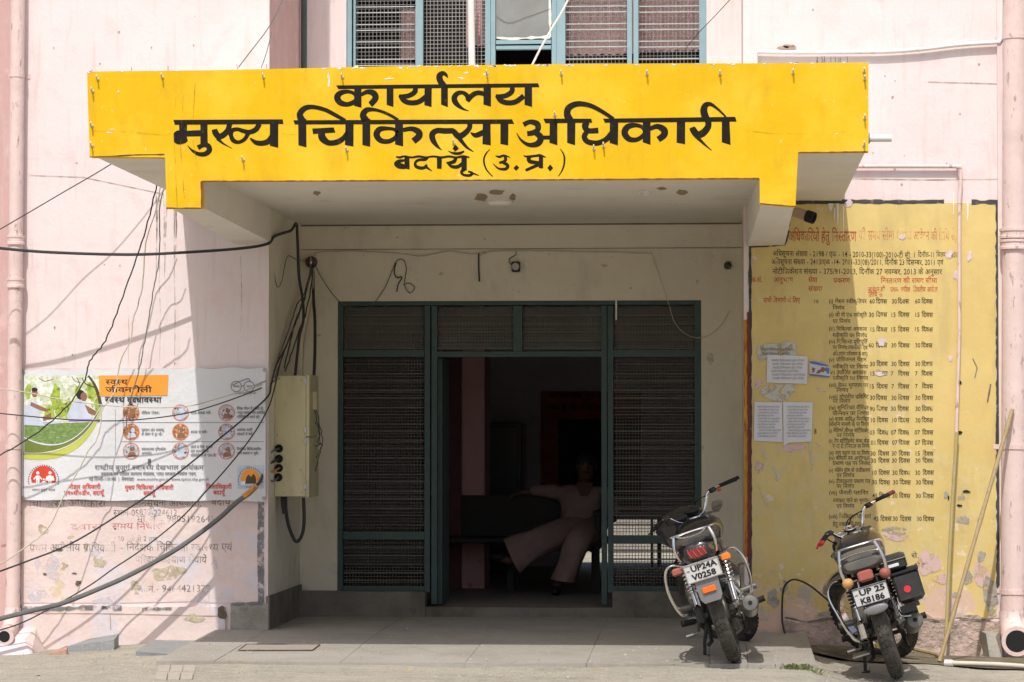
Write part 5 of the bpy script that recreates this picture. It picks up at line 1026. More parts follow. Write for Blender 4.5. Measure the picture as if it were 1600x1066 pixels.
# ================================================================== DISTRIBUTION BOX
bxY0, bxY1 = .25, .62; x0 = XL + .002; x1 = P(478, 680, bxY0).x; zt, zb = P(450, 587, bxY0).z, P(450, 776, bxY0).z
db = thing('distribution_box', (x0 + .1, .45, zb), 'tall cream metal electrical box on the porch side wall with cables entering four holes', 'electrical box')
MB().box((x0, bxY0, zb), (x1, bxY1, zt), .004).build('body', 'boxcream', db)
MB().box((x1 + .001, bxY0 - .004, P(450, 683, bxY0).z + .002), (x1 + .022, bxY1 + .05, zt + .006), .004).build('door', 'boxcream', db)
MB().box((x1 + .001, bxY0 - .004, zb - .006), (x1 + .022, bxY1 + .05, P(450, 683, bxY0).z - .002), .004).build('door', 'boxcream', db)
q = MB(); q.box((x1, bxY1 + .002, zb), (x1 + .001, bxY1 + .04, zt)); q.build('back_panel', 'boxcream', db)
for v in (596, 672, 690, 760): MB().box((x1 - .012, bxY0 - .012, P(450, v, bxY0).z - .018), (x1 + .006, bxY0 - .003, P(450, v, bxY0).z + .018)).build('hinge', 'steel', db)
MB().box((x1 + .022, .42, P(450, 640, .4).z), (x1 + .045, .50, P(450, 612, .4).z)).build('latch', 'boxcream', db)
holes = [(436, 701), (436, 717), (436, 731.5), (435, 746)]
for u, v in holes:
    c_ = P(u, v, bxY0); q = MB(); q.lathe(c_, (0, -1, 0), [(0, -.001), (.026, 0), (.026, .008), (.019, .012), (.019, .004), (0, .004)], 20); q.build('grommet', 'hole', db, smooth=True)
for u, v in [(436, 592), (470, 595), (433, 680), (472, 770), (470, 735)]: c_ = P(u, v, bxY0 - .001); q = MB(); q.lathe(c_, (0, -1, 0), [(0, 0), (.006, 0), (.004, .004), (0, .004)], 8); q.build('screw', 'steel', db)

# ================================================================== CABLES
def cable(pts, r, m, label, cat='cable', k=6, wig=0.0, name='cable'):
    w3 = [P(*p) for p in cr([tuple(map(float, p)) for p in pts], k)]
    if wig: w3 = [p + Vector((random.uniform(-wig, wig), 0, random.uniform(-wig, wig))) for p in w3]
    return tag(MB().tube(w3, r, 7).build(name, m, smooth=True), label, cat)
cable([(-20, 386, -.48), (70, 394, -.42), (200, 398, -.32), (300, 394, -.24), (380, 388, -.17), (418, 381, -.10), (428, 370, .10), (440, 365, .3), (455, 360, .5), (463, 350, .62), (465, 380, .62), (467, 430, .62), (473, 470, .6), (474, 500, .55), (468, 525, .5), (464, 560, .45), (461, 588, .4)], .0095, 'blackcable', 'thick black cable running across the left wall and down the porch side wall')
cable([(-20, 370, -.42), (37, 337, -.40), (100, 300, -.34), (160, 265, -.3), (240, 215, -.2), (300, 180, -.05)], .0035, 'blackcable', 'thin dark wire rising from the left edge to behind the canopy')
cable([(247, 280, -.62), (240, 310, -.6), (225, 368, -.5), (200, 440, -.4), (175, 510, -.36), (160, 540, -.34), (140, 565, -.32), (130, 600, -.3), (100, 640, -.28), (60, 675, -.26), (0, 712, -.22), (-30, 725, -.2)], .0045, 'blackcable', 'dark wire hanging from the canopy corner down to the left edge of the banner', wig=.004)
cable([(258, 290, -.4), (250, 320, -.38), (249, 400, -.2), (240, 450, -.14), (232, 500, -.1), (225, 540, -.1), (218, 575, -.1), (200, 640, -.1), (198, 680, -.1)], .0035, 'greycable', 'thin grey wire dropping past the drip stains to the banner', wig=.003)
cable([(252, 285, -.3), (243, 330, -.26), (228, 380, -.2), (222, 450, -.14), (208, 500, -.13), (205, 530, -.13), (190, 560, -.14), (185, 580, -.14), (182, 600, -.16), (178, 615, -.2), (160, 640, -.24), (157, 665, -.26), (150, 690, -.28), (140, 702, -.28), (120, 740, -.3), (100, 775, -.34), (75, 825, -.36), (40, 855, -.4), (0, 882, -.44), (-20, 890, -.46)], .0042, 'creamcable', 'cream wire hanging across the banner and down to the left edge', wig=.003)
cable([(-20, 605, -.3), (40, 613, -.28), (100, 625, -.26), (160, 633, -.24), (230, 637, -.22), (290, 635, -.18), (330, 626, -.14), (400, 604, -.06), (425, 592, .1), (436, 587, .24)], .0036, 'creamcable', 'cream wire stretched across the banner to the electrical box')
cable([(-20, 644, -.34), (60, 652, -.3), (130, 657, -.26), (200, 657, -.22), (280, 648, -.16), (340, 632, -.12), (400, 610, -.06), (425, 598, .1), (434, 588, .24)], .0038, 'blackcable', 'dark wire sagging across the banner just under the cream one')
cable([(448, 540, .3), (432, 570, .1), (424, 600, .05), (418, 620, -.04), (380, 655, -.1), (340, 688, -.14), (300, 722, -.18), (240, 768, -.24), (180, 808, -.3), (110, 850, -.34), (40, 878, -.38), (-20, 900, -.42)], .0055, 'blackcable', 'dark wire falling from the box corner over the banner to the far left')
cable([(456, 520, .35), (440, 560, .2), (428, 610, .02), (418, 640, -.04), (395, 680, -.08), (360, 725, -.12), (320, 770, -.16), (280, 812, -.2), (220, 860, -.24), (178, 888, -.26), (140, 915, -.3), (80, 950, -.32), (30, 975, -.34), (-20, 990, -.36)], .0045, 'blackcable', 'dark wire falling from the box across the faded notice to the drain outlet')
cable([(-30, 975, -.48), (0, 967, -.45), (60, 952, -.4), (100, 942, -.38), (160, 918, -.34), (200, 900, -.31), (260, 868, -.26), (300, 842, -.23), (340, 812, -.2), (370, 785, -.17), (388, 772, -.15), (398, 762, -.13)], .0155, 'greycable', 'thick grey supply cable sweeping up from the lower left corner')
cable([(380, 777, -.16), (392, 768, -.14), (400, 759, -.12)], .019, 'tape', 'orange tape wrapped round the end of the thick grey cable', 'tape', name='tape_wrap')
for i, ((u, v), m) in enumerate(zip(holes, ['greycable', 'blackcable', 'tape', 'greycable'])):
    cable([(400, 759 + i, -.12), (408, 752 + i * 2 - 6, -.05), (414, 735 + i * 3 - 8, .02), (424, v + 6, .12), (u, v, bxY0 - .004)], .008 if i == 1 else .006, m, ['grey cable core entering the topmost hole of the box', 'thick black cable core entering the second hole of the box', 'orange taped cable core entering the third hole of the box', 'grey cable core entering the lowest hole of the box'][i])
cable([(446, 776, .3), (447, 800, .32), (452, 825, .34), (462, 846, .36), (471, 838, .36), (475, 815, .34), (474, 778, .32)], .0115, 'blackcable', 'thick black cable looping below the electrical box')
cable([(441, 777, .3), (442, 790, .28), (444, 803, .28)], .012, 'blackcable', 'short cut end of black cable hanging under the box')
# bundle down from the wall bracket
bk = thing('cable_bracket', P(487, 412, RY - .04), 'rusty round cable anchor high on the porch wall', 'bracket'); c_ = P(487, 410, RY - .002)
MB().lathe(c_, (0, -1, 0), [(0, 0), (.04, 0), (.04, .03), (.028, .05), (0, .05)], 14).build('anchor', mat('rusty_iron', (.13, .07, .045), .9, var=.4, scale=40), bk, smooth=True)
q = MB(); q.torus(c_ + Vector((0, -.05, 0)), (1, .2, 0), .03, [(-.006, -.006), (.006, -.006), (.006, .006), (-.006, .006)], 16); q.build('ring', 'steel', bk)
cable([(488, 412, RY - .06), (489, 430, RY - .1), (490, 470, RY - .2), (492, 500, RY - .35), (492, 550, .7), (490, 600, .55), (488, 640, .5)], .0105, 'blackcable', 'thick black cable dropping from the wall anchor behind the box')
bnd = [[(486, 420, 1.3), (480, 450, 1.2), (470, 480, 1.0), (462, 500, .8), (452, 540, .55), (444, 575, .3)], [(487, 420, 1.3), (478, 460, 1.15), (466, 495, .9), (455, 520, .6), (440, 560, .3), (430, 590, .1)], [(489, 420, 1.3), (484, 460, 1.2), (475, 500, 1.0), (468, 515, .7), (456, 550, .4), (446, 580, .26)],
       [(490, 420, 1.3), (487, 470, 1.2), (477, 520, 1.0), (474, 560, .8), (473, 588, .7)], [(486, 418, 1.3), (474, 462, 1.15), (464, 476, 1.0), (455, 505, .7), (440, 545, .4), (428, 580, .15)]]
for i, p in enumerate(bnd): cable(p, .0045, ['blackcable', 'greycable', 'blackcable', 'creamcable', 'greycable'][i], ['dark wire of the bundle between wall anchor and box, straightest one', 'grey wire of the bundle from wall anchor that passes the box corner', 'dark wire of the bundle nearest the recessed wall', 'thin cream wire of the bundle ending behind the box top', 'grey wire of the bundle that bows farthest to the left'][i], wig=.003)
cable([(424, 395, .15), (427, 420, .2), (433, 448, .3), (440, 440, .35), (445, 415, .5), (450, 400, .6), (462, 405, .9), (480, 410, RY - .03)], .003, 'greycable', 'thin grey wire looping along the porch side wall to the anchor', 'wire')
Yw = RY - .012
cable([(492, 400, Yw), (500, 394, Yw), (560, 393, Yw), (620, 396, Yw), (660, 400, Yw), (700, 393, Yw), (740, 397, Yw), (770, 393, Yw), (820, 392, Yw), (900, 393, Yw), (1018, 396, Yw)], .0035, 'creamcable', 'dirty cream wire tacked along the groove of the porch wall', 'wire', wig=.002)
cable([(1018, 396, Yw), (1030, 430, Yw), (1045, 475, Yw - .03), (1055, 505, Yw - .03), (1075, 524, Yw - .03), (1100, 527, Yw), (1125, 510, Yw), (1140, 485, Yw)], .0022, 'creamcable', 'thin cream wire drooping at the right end of the entrance screen', 'wire')
cable([(492, 412, Yw - .03), (500, 430, Yw - .03), (520, 460, Yw - .04), (540, 478, Yw - .04), (565, 485, Yw - .04), (580, 478, Yw - .03), (600, 452, Yw), (612, 425, Yw), (620, 408, Yw), (630, 406, Yw), (635, 420, Yw), (632, 445, Yw), (640, 458, Yw), (648, 450, Yw), (640, 443, Yw), (630, 445, Yw)], .003, 'greycable', 'thin wire looping over the top left corner of the entrance screen', 'wire')
cable([(619, 410, Yw), (616, 425, Yw), (620, 434, Yw), (628, 433, Yw), (622, 445, Yw), (620, 456, Yw)], .004, 'blackcable', 'short dark wire curl on the porch wall above the left bay', 'wire')
cable([(748, 396, Yw), (748, 418, Yw), (749, 440, Yw)], .0055, 'blackcable', 'short black wire hanging down beside the dome camera', 'wire')
cable([(806, 392, Yw), (806, 398, Yw), (796, 405, Yw), (797, 412, Yw), (803, 415, Yw)], .003, 'greycable', 'thin wire feeding the small camera over the doorway', 'wire')
cable([(373, 105, -.6), (392, 80, -.5), (415, 50, -.45), (430, 25, -.4), (445, -10, -.35)], .0035, 'greycable', 'thin grey wire rising from the canopy top beside the upper recess', 'wire')
cable([(408, 106, -.8), (414, 90, -.7), (421, 65, -.6), (424, 50, -.5)], .0028, 'greycable', 'short thin wire twisting up from the canopy to the longer one', 'wire')
cable([(831, 103, -1.5), (845, 75, -1.3), (862, 45, -1.1), (868, 35, -1.05), (880, 15, -1.0), (892, -10, -.9)], .0065, 'whitecable', 'white cable rising from the canopy in front of the upper window')
cable([(1145, -5, .6), (1120, 22, .9), (1095, 48, 1.2), (1072, 75, 1.38)], .0025, 'blackcable', 'thin dark wire crossing the right end of the upper window', 'wire')
for i, (pts, w_) in enumerate([([(494, 640, .5), (500, 670, .48), (497, 690, .46), (503, 695, .45), (499, 710, .45), (493, 738, .45)], 1), ([(492, 660, .5), (503, 675, .48), (502, 700, .46), (494, 715, .45)], 1), ([(486, 620, .5), (494, 650, .48), (500, 690, .46), (492, 698, .45)], 1)]):
    cable(pts, .0028, 'blackcable', ['tangled thin black wire beside the box door, longest strand', 'tangled thin black wire beside the box door, loop hugging the hinge', 'tangled thin black wire beside the box door, strand starting highest'][i], 'wire', wig=.006)
# loop of old cable by the right motorcycle
w3 = [P(*p) for p in cr([(1318.0, 960.0, -.06), (1290.0, 935, -.08), (1265, 915, -.1), (1245, 906, -.11), (1232, 909, -.11), (1224, 922, -.1), (1222, 950, -.09), (1223, 975, -.09), (1230, 1000, -.12), (1243, 1018, -.2)], 6)]
tag(MB().tube(w3, .006, 8).build('cable', 'blackcable', smooth=True), 'stiff black cable looped against the yellow wall behind the right motorcycle', 'cable')
cable([(1415, 1012, -.5), (1430, 1014, -.45), (1455, 1020, -.4), (1470, 1028, -.35)], .012, 'bamboo', 'thin crooked stick lying on the soil beside the right motorcycle', 'stick', name='stick', wig=.004)

# ================================================================== CAMERAS AND SMALL FIXTURES
c_ = P(1254, 335, -.5); t = thing('security_camera', c_, 'bullet security camera hanging under the right canopy overhang', 'security camera')
d = Vector((.85, -.40, -.33)).normalized(); q = MB(); q.lathe(c_ - d * .07, d, [(0, 0), (.030, 0), (.032, .02), (.032, .13), (0, .13)], 18); q.build('body', mat('brown_camera_body', (.36, .27, .20), .5, var=.1), t, smooth=True)
q = MB(); q.lathe(c_ + d * .06, d, [(.033, -.03), (.037, -.03), (.037, .02), (.030, .02), (.028, .004), (0, .004)], 18); q.build('hood', 'hole', t, smooth=True)
q = MB(); q.tube([c_ - d * .05, c_ - d * .06 + Vector((-.03, .02, -.03)), P(1232, 352, -.35)], .012, 8); q.build('arm', 'plastic', t)
c_ = P(806, 417, RY - .03); t = thing('security_camera', c_, 'small dark camera mounted on the porch wall above the doorway', 'security camera')
MB().box((c_.x - .028, RY - .05, c_.z - .035), (c_.x + .028, RY - .002, c_.z + .035), .006).build('body', 'plastic', t); q = MB(); q.lathe((c_.x, RY - .05, c_.z), (0, -1, 0), [(.024, -.001), (.024, .014), (.016, .014), (.014, .006), (0, .006)], 18); q.build('lens_ring', 'steel', t, smooth=True)
c_ = P(1137, 415, RY - .01); t = thing('wall_socket', c_, 'small round dark fitting on the porch wall right of the doorway', 'wall fitting'); MB().lathe(c_, (0, -1, 0), [(0, -.005), (.026, -.005), (.026, .012), (.015, .02), (0, .02)], 14).build('base', 'plastic', t, smooth=True); q = MB(); q.tube([c_, c_ + Vector((.012, -.03, -.01)), c_ + Vector((.02, -.02, -.03))], .004, 6); q.build('hook', 'steel', t)

# ================================================================== GROUND OBJECTS
def slabby(name, px_pts, zlo, zhi, m, label, cat):
    pts = [PZ(u, v, zhi) for u, v in px_pts]; q = MB(); q.prism([Vector((p.x, p.y, zlo)) for p in pts], (0, 0, zhi - zlo)); return tag(q.build(name, m), label, cat)
slabby('stone_slab', [(212, 1018), (238, 1000), (312, 1001), (330, 1004), (310, 1022), (280, 1024)], -.12, -.008, 'slate', 'broken grey terrazzo slab lying against the left wall foot', 'stone slab')
def block(name, u0, u1, v_b, z0, h, dy, m, label, cat, tilt=.0):
    a = PZ(u0, v_b, z0); b = PZ(u1, v_b, z0); q = MB(); q.hexa([(a.x, a.y, z0 - .03), (b.x, a.y, z0 - .03), (b.x - .02, a.y + dy, z0 - .03), (a.x + .05, a.y + dy, z0 - .03), (a.x + .015, a.y + .01, z0 + h * .5), (b.x, a.y + .01, z0 + h), (b.x - .02, a.y + dy, z0 + h + .02), (a.x + .10, a.y + dy, z0 + h * .85)]); return tag(q.build(name, m), label, cat)
block('cement_block', 101, 179, 1021, -.075, .085, .24, 'slate', 'tilted grey green cement block at the foot of the left wall', 'cement block')
block('brick', 73, 104, 1027, -.085, .045, .12, 'brick', 'broken red brick beside the tilted cement block', 'brick')
dcv = thing('drain_cover', PZ(440, 1007, .03), 'flat rusty drain cover frame set in the porch floor', 'drain cover')
pts = [(385, 1006), (500, 1006), (488, 1013), (372, 1013)]; q = MB(); w3 = [PZ(u, v, .035) for u, v in pts]
for p in w3: p.z = fz(p.y) + .005
for i in range(4): q.tube([w3[i], w3[(i + 1) % 4]], .003, 5)
q.build('frame', mat('rusty_frame', (.18, .12, .10), .9, var=.2), dcv); q = MB(); q.add([p + Vector((0, 0, -.002)) for p in w3], [(0, 1, 2, 3)]); q.build('lid', mat('cover_lid', (.31, .27, .24), .9, var=.1, scale=12), dcv)
q = MB()
def tile(u0, v0, u1, v1, nm, m, label):
    pts = [PZ(u, v, .0) for u, v in [(u0, v1), (u1, v1), (u1 + 10, v0), (u0 + 10, v0)]]
    q = MB(); q.prism([Vector((p.x, p.y, gz(p.x, p.y) - .01)) for p in pts], (0, 0, .018)); return q.build(nm, m)
rp = thing('brick_patch', PZ(270, 1045, -.03), 'faint patch of worn reddish bricks let into the street surface', 'paving patch'); mb_ = mat('worn_paving_brick', (.38, .335, .28), .92, var=.12, scale=14, bump=.004, layers=[dict(c=(.40, .37, .31), s=9, lo=.38, hi=.55, k=.9)])
for r_ in range(3):
    for c in range(3):
        u0 = 242 + c * 20 + (r_ % 2) * 4; v0 = 1032 + r_ * 12; pts = [PZ(u, v, -.03) for u, v in [(u0, v0 + 10.5), (u0 + 18, v0 + 10.5), (u0 + 20, v0), (u0 + 2, v0)]]
        q = MB(); q.prism([Vector((p.x, p.y, -.06)) for p in pts], (0, 0, .06 + gz(pts[0].x, pts[0].y) + .004)); q.build('brick', mb_, rp)
# weeds
wd = MB(); rd = random.Random(3); c0_ = PZ(1250, 1056, -.05)
for i in range(170):
    x, y = c0_.x + rd.gauss(0, .05), c0_.y + rd.gauss(0, .05); z = gz(x, y); h = rd.uniform(.004, .028); a = rd.uniform(0, 6.28); s_ = rd.uniform(.004, .010); tp = Vector((x + rd.gauss(0, .015), y + rd.gauss(0, .015), z + h))
    dx = Vector((cos(a), sin(a), 0)) * s_; wd.add([Vector((x, y, z)), tp - dx, tp + Vector((0, 0, .006)), tp + dx], [(0, 1, 2, 3)])
tag(wd.build('weeds', 'leaf', fix=False), 'small clump of green weeds in the street in front of the motorcycles', 'weeds', kind='stuff')
# pebbles and grit
gv = MB(); rd = random.Random(9)
for i in range(2600):
    u, v = rd.uniform(-10, 1610), 1066 - abs(rd.gauss(0, 22)); 
    if rd.random() < .35: u = rd.choice([rd.uniform(0, 420), rd.uniform(1200, 1600)]); v = rd.uniform(1010, 1060)
    p = PZ(u, v, -.04); r_ = rd.uniform(.002, .007) * (1.7 if rd.random() < .06 else 1); z = max(gz(p.x, p.y), fz(p.y) if (XL - .3 < p.x < XR + .35 and p.y > -1.93) else -9)
    e = [Vector((p.x + r_ * cos(t) * rd.uniform(.7, 1.3), p.y + r_ * sin(t) * rd.uniform(.7, 1.3), z)) for t in (0, 1.57, 3.14, 4.71)]; gv.add(e + [Vector((p.x, p.y, z + r_ * .9))], [(0, 1, 4), (1, 2, 4), (2, 3, 4), (3, 0, 4)])
tag(gv.build('gravel', mat('grit', (.36, .33, .28), .9, var=.4, scale=40), fix=False), 'loose grit and pebbles scattered on the street', 'gravel', kind='stuff')
lf = MB()
for u, v in [(375, 1040), (404, 1026), (60, 1050), (640, 1050), (1190, 1047), (1120, 1060), (930, 1052)]:
    p = PZ(u, v, -.02); p.z = max(gz(p.x, p.y), fz(p.y) if p.y > -1.93 else -9) + .004; a = random.uniform(0, 6.3); dx, dy = Vector((cos(a), sin(a), .1)) * .02, Vector((-sin(a), cos(a), .1)) * .008
    o_ = MB().add([p - dx, p - dy, p + dx, p + dy + Vector((0, 0, .004))], [(0, 1, 2), (0, 2, 3)]); lf.add(o_.v, o_.f)
tag(lf.build('fallen_leaves', mat('dry_leaf', (.42, .28, .10), .8, var=.2), fix=False), 'dry scraps of leaf scattered on the street', 'leaves', kind='stuff')
# ================================================================== MOTORCYCLES
def motorcycle(loc, yaw, lean, steer, kind, label):
    root = local_thing('motorcycle', loc, (0, R(lean), R(yaw)), label, 'motorcycle', 'motorcycles parked on their side stands')
    def b(q, name, m, par=None, smooth=True, **k):
        if name not in ('tyre', 'rim', 'tread', 'spokes', 'hub'):
            for p in q.v:
                if p.z > .62: p.z = .62 + (p.z - .62) * .64
        return q.build(name, m, par or root, smooth=smooth, **k)
    WB, WR = 1.27, .305
    H = Vector((0, .93, .86)); Sx = Vector((0, -sin(R(25)), cos(R(25))))
    ST = Matrix.Translation(H) @ Matrix.Rotation(R(steer), 4, Sx) @ Matrix.Translation(-H)
    def wheel(c, front):
        X = ST if front else Matrix.Identity(4); w_ = .036 if front else .043
        q = MB(); sec = [(-.030, -w_ * .75), (-.004, -w_), (.022, -w_ * .86), (.036, -w_ * .45), (.041, 0), (.036, w_ * .45), (.022, w_ * .86), (-.004, w_), (-.030, w_ * .75)]
        q.torus(c, (1, 0, 0), WR - .041, sec, 48)
        t = b(q.xf(X), 'tyre', 'rubber')
        q = MB()                                      # raised tread blocks
        for i in range(56):
            a = 2 * pi * i / 56; 
            for sx in (-1, 0, 1):
                aa = a + (.03 if sx else .06); r0, r1 = WR - .004, WR + .003; dx = .013
                xx = sx * w_ * .46; rr = (WR - .0045 if sx else WR)
                p = [c + Vector((xx + ex * dx * .9, (rr + er) * sin(aa + ea), (rr + er) * cos(aa + ea))) for er in (-.006, .003) for ex, ea in ((-.5, -.038), (.5, -.030), (.5, .038), (-.5, .030))]
                q.hexa(p)
        b(q.xf(X), 'tread', 'rubber', t, smooth=False, fix=False)
        q = MB(); q.torus(c, (1, 0, 0), WR - .076, [(-.010, -.022), (.006, -.026), (.008, -.022), (-.002, 0), (.008, .022), (.006, .026), (-.010, .022)], 40); b(q.xf(X), 'rim', 'chrome')
        q = MB()
        for i in range(28):
            a = 2 * pi * i / 28; s_ = 1 if i % 2 else -1; a2 = a + .35 * (1 if (i // 2) % 2 else -1)
            q.tube([c + Vector((s_ * .028, .035 * sin(a2), .035 * cos(a2))), c + Vector((0, (WR - .082) * sin(a), (WR - .082) * cos(a)))], .0016, 5)
        b(q.xf(X), 'spokes', 'steel')
        q = MB(); q.lathe(c - Vector((.05, 0, 0)), (1, 0, 0), [(.02, 0), (.062, .008), (.065, .02), (.035, .028), (.035, .072), (.065, .08), (.065, .092), (.02, .1)], 20); b(q.xf(X), 'hub', 'engine')
    RC, FC = Vector((0, 0, WR)), Vector((0, WB, WR)); wheel(RC, False); wheel(FC, True)
    def fender(c, r, a0, a1, w_, m, X=None, lip=.03, n=22, nm='fender'):
        q = MB(); sec = [(-lip, -w_), (-.006, -w_), (.010, -w_ * .6), (.015, 0), (.010, w_ * .6), (-.006, w_), (-lip, w_), (-lip, w_ - .003), (-.009, w_ - .004), (.006, w_ * .58), (.011, 0), (.006, -w_ * .58), (-.009, -w_ + .004), (-lip, -w_ + .003)]
        q.torus(c, (-1, 0, 0), r, sec, n, a0, a1); 
        if X: q.xf(X)
        return b(q, nm, m)
    # a=0 top, positive angle goes backwards (axis -x)
    _probe = Vector((-1, 0, 0)).cross(Vector((0, 0, 1)))   # direction of positive angle
    sgn = -1 if _probe.y > 0 else 1                        # make positive = rearward
    A_ = lambda d: sgn * R(d)
    rm = 'bikeblack' if kind == 'a' else 'bikeblack'
    fender(RC, .355, min(A_(-35), A_(66)), max(A_(-35), A_(66)), .062, rm)
    fender(FC, .335, min(A_(-35), A_(75)), max(A_(-35), A_(75)), .05, 'bikeblack' if kind == 'a' else 'chrome', ST)
    # frame, swingarm, stand
    q = MB()
    for s_ in (-1, 1):
        q.tube([(s_ * .03, .90, .82), (s_ * .06, .55, .70), (s_ * .11, .1, .68), (s_ * .10, -.28, .70)], .013, 8); q.tube([(s_ * .03, .92, .72), (s_ * .06, .80, .40), (s_ * .08, .62, .22), (s_ * .09, .38, .24)], .013, 8); q.tube([(s_ * .10, .30, .68), (s_ * .10, .36, .40), (s_ * .09, .38, .24)], .012, 8)
    q.tube([H + Sx * .06, H - Sx * .12], .028, 10); b(q, 'frame', 'plastic')
    q = MB()
    for s_ in (-1, 1): q.tube([(s_ * .075, .40, .33), (s_ * .078, 0, .30), (s_ * .078, -.06, .30)], .016, 8)
    q.tube([(-.08, .34, .33), (.08, .34, .33)], .018, 8); q.lathe((-.10, 0, .305), (1, 0, 0), [(.013, 0), (.013, .2)], 10); b(q, 'swingarm', 'plastic')
    for s_ in (-1, 1):
        p0, p1 = Vector((s_ * .105, -.03, .33)), Vector((s_ * .115, .10, .66)); d = (p1 - p0); n_ = 9 if kind == 'a' else 10
        q = MB(); q.tube([p0, p0 + d * .4], .018, 12); q.tube([p0 + d * .35, p1], .011, 8); q.lathe(p0 + d * .30, d, [(.02, 0), (.028, .004), (.028, .012), (.02, .016)], 12); sh = b(q, 'shock_absorber', 'chrome')
        q = MB(); L = []
        for i in range(n_ * 10 + 1): t = i / (n_ * 10); a = 2 * pi * n_ * t; c_ = p0 + d * (.34 + .6 * t); L.append(c_ + Vector((cos(a) * .026, sin(a) * .026, 0)))
        q.tube(L, .0055, 6); b(q, 'spring', 'chrome' if kind == 'a' else 'plastic', sh)
    q = MB(); q.tube([(-.10, .42, .24), (-.155, .40, .13), (-.175, .40, .06)], [.012, .011, .010], 8); q.box((-.20, .375, .045), (-.15, .425, .058)); b(q, 'side_stand', 'plastic')
    q = MB(); q.tube([(-.09, .30, .24), (-.10, .12, .14), (-.12, .08, .13)], .012, 8); q.tube([(.09, .30, .24), (.10, .12, .14), (.12, .08, .13)], .012, 8); q.tube([(-.09, .28, .23), (.09, .28, .23)], .012, 8); b(q, 'centre_stand', 'plastic')
    # engine
    e = b(MB().box((-.13, .42, .24), (.13, .74, .42), .03), 'engine_case', 'engine')
    q = MB(); q.lathe((-.16, .62, .33), (1, 0, 0), [(.04, 0), (.095, .01), (.10, .04), (.10, .28), (.095, .31), (.04, .32)], 22); b(q, 'crankcase_cover', 'engine', e)
    for i in range(7): b(MB().box((-.085, .60 + i * .004, .43 + i * .026), (.085, .78 + i * .004, .438 + i * .026), .003), 'cooling_fin', 'engine', e, smooth=False)
    b(MB().box((-.06, .62, .42), (.06, .76, .62), .01), 'cylinder', 'engine', e)
    b(MB().box((-.13, -.08, .25), (-.085, .42, .37), .02), 'chain_case', 'plastic' if kind == 'a' else 'chrome')
    # exhaust on the right
    q = MB(); q.tube(cr([(.05, .80, .50), (.10, .88, .36), (.12, .80, .24), (.14, .60, .20), (.15, .40, .22)], 5), .020, 12); b(q, 'exhaust_pipe', 'chrome' if kind == 'a' else 'steel')
    p0, p1 = Vector((.15, .42, .22)), Vector((.185, -.22, .30)); q = MB(); q.lathe(p0, p1 - p0, [(.022, 0), (.042, .10), (.048, .2), (.048, .58), (.040, .62), (.030, .635), (.030, .60), (0, .60)], 22)
    mf = b(q, 'silencer', 'steel' if kind == 'a' else 'engine'); dd = (p1 - p0).normalized(); q = MB(); q.lathe(p0 + dd * .634, dd, [(0, 0), (.041, -.008), (.044, -.02), (.046, -.02), (.041, .0), (.015, .004), (0, .004)], 20); b(q, 'silencer_end', 'engine', mf)
    q = MB(); q.lathe(p0 + dd * .641, dd, [(0, 0), (.012, 0), (.010, .002), (0, .002)], 12); b(q, 'outlet', 'hole', mf)
    q = MB(); q.tube([p0 + dd * .35 + Vector((-.01, 0, .03)), (.115, .06, .40)], .010, 8); q.tube([(.10, .0, .31), (.155, -.02, .36)], .009, 8); b(q, 'silencer_bracket', 'chrome', mf)
    # footpegs and pedals
    for s_ in (-1, 1): 
        q = MB(); q.tube([(s_ * .12, .42, .26), (s_ * .24, .42, .265)], .010, 8); q.tube([(s_ * .17, .42, .262), (s_ * .25, .42, .268)], .018, 10); b(q, 'footpeg', 'hole')
        q = MB(); q.tube([(s_ * .09, .16, .40), (s_ * .14, .12, .36), (s_ * .22, .12, .365)], .010, 8); q.tube([(s_ * .15, .12, .36), (s_ * .235, .12, .366)], .017, 10); b(q, 'rear_footpeg', 'engine')
    q = MB(); q.tube([(-.15, .42, .28), (-.17, .60, .27), (-.22, .62, .27)], .007, 6); b(q, 'gear_lever', 'steel')
    q = MB(); q.tube([(-.145, .42, .29), (-.16, .25, .20), (-.22, .24, .20)], .008, 6); q.tube([(-.19, .24, .20), (-.235, .24, .20)], .013, 8); b(q, 'heel_shifter', 'steel')
    # tank, side panels, seat
    def sect(y, wx, z0, z1, n=16, pw=2.6): return [Vector((math.copysign(abs(cos(2 * pi * i / n)) ** (2 / pw), cos(2 * pi * i / n)) * wx, y, (z0 + z1) / 2 + math.copysign(abs(sin(2 * pi * i / n)) ** (2 / pw), sin(2 * pi * i / n)) * (z1 - z0) / 2)) for i in range(n)]
    q = MB(); q.loft([sect(.42, .06, .70, .76), sect(.45, .10, .68, .82), sect(.55, .135, .66, .89), sect(.68, .145, .66, .93), sect(.80, .13, .68, .935), sect(.88, .09, .72, .90), sect(.90, .05, .76, .86)]); tk = b(q, 'fuel_tank', 'bikeblack')
    q = MB(); q.lathe((0, .74, .93), (0, 0, 1), [(0, 0), (.035, 0), (.034, .010), (.02, .014), (0, .014)], 16); b(q, 'tank_cap', 'chrome', tk)
    for s_ in (-1, 1):
        q = MB(); q.loft([[Vector((s_ * x, y, z)) for y, z in pts] for x, pts in ((.105, [(.02, .52), (.34, .44), (.40, .62), (.36, .70), (.0, .70)]), (.125, [(.05, .54), (.32, .47), (.37, .61), (.33, .68), (.03, .68)]))]); b(q, 'side_panel', 'bikeblack', smooth=False)
    sm_ = 'vinylseat' if kind == 'a' else 'seatgrey'
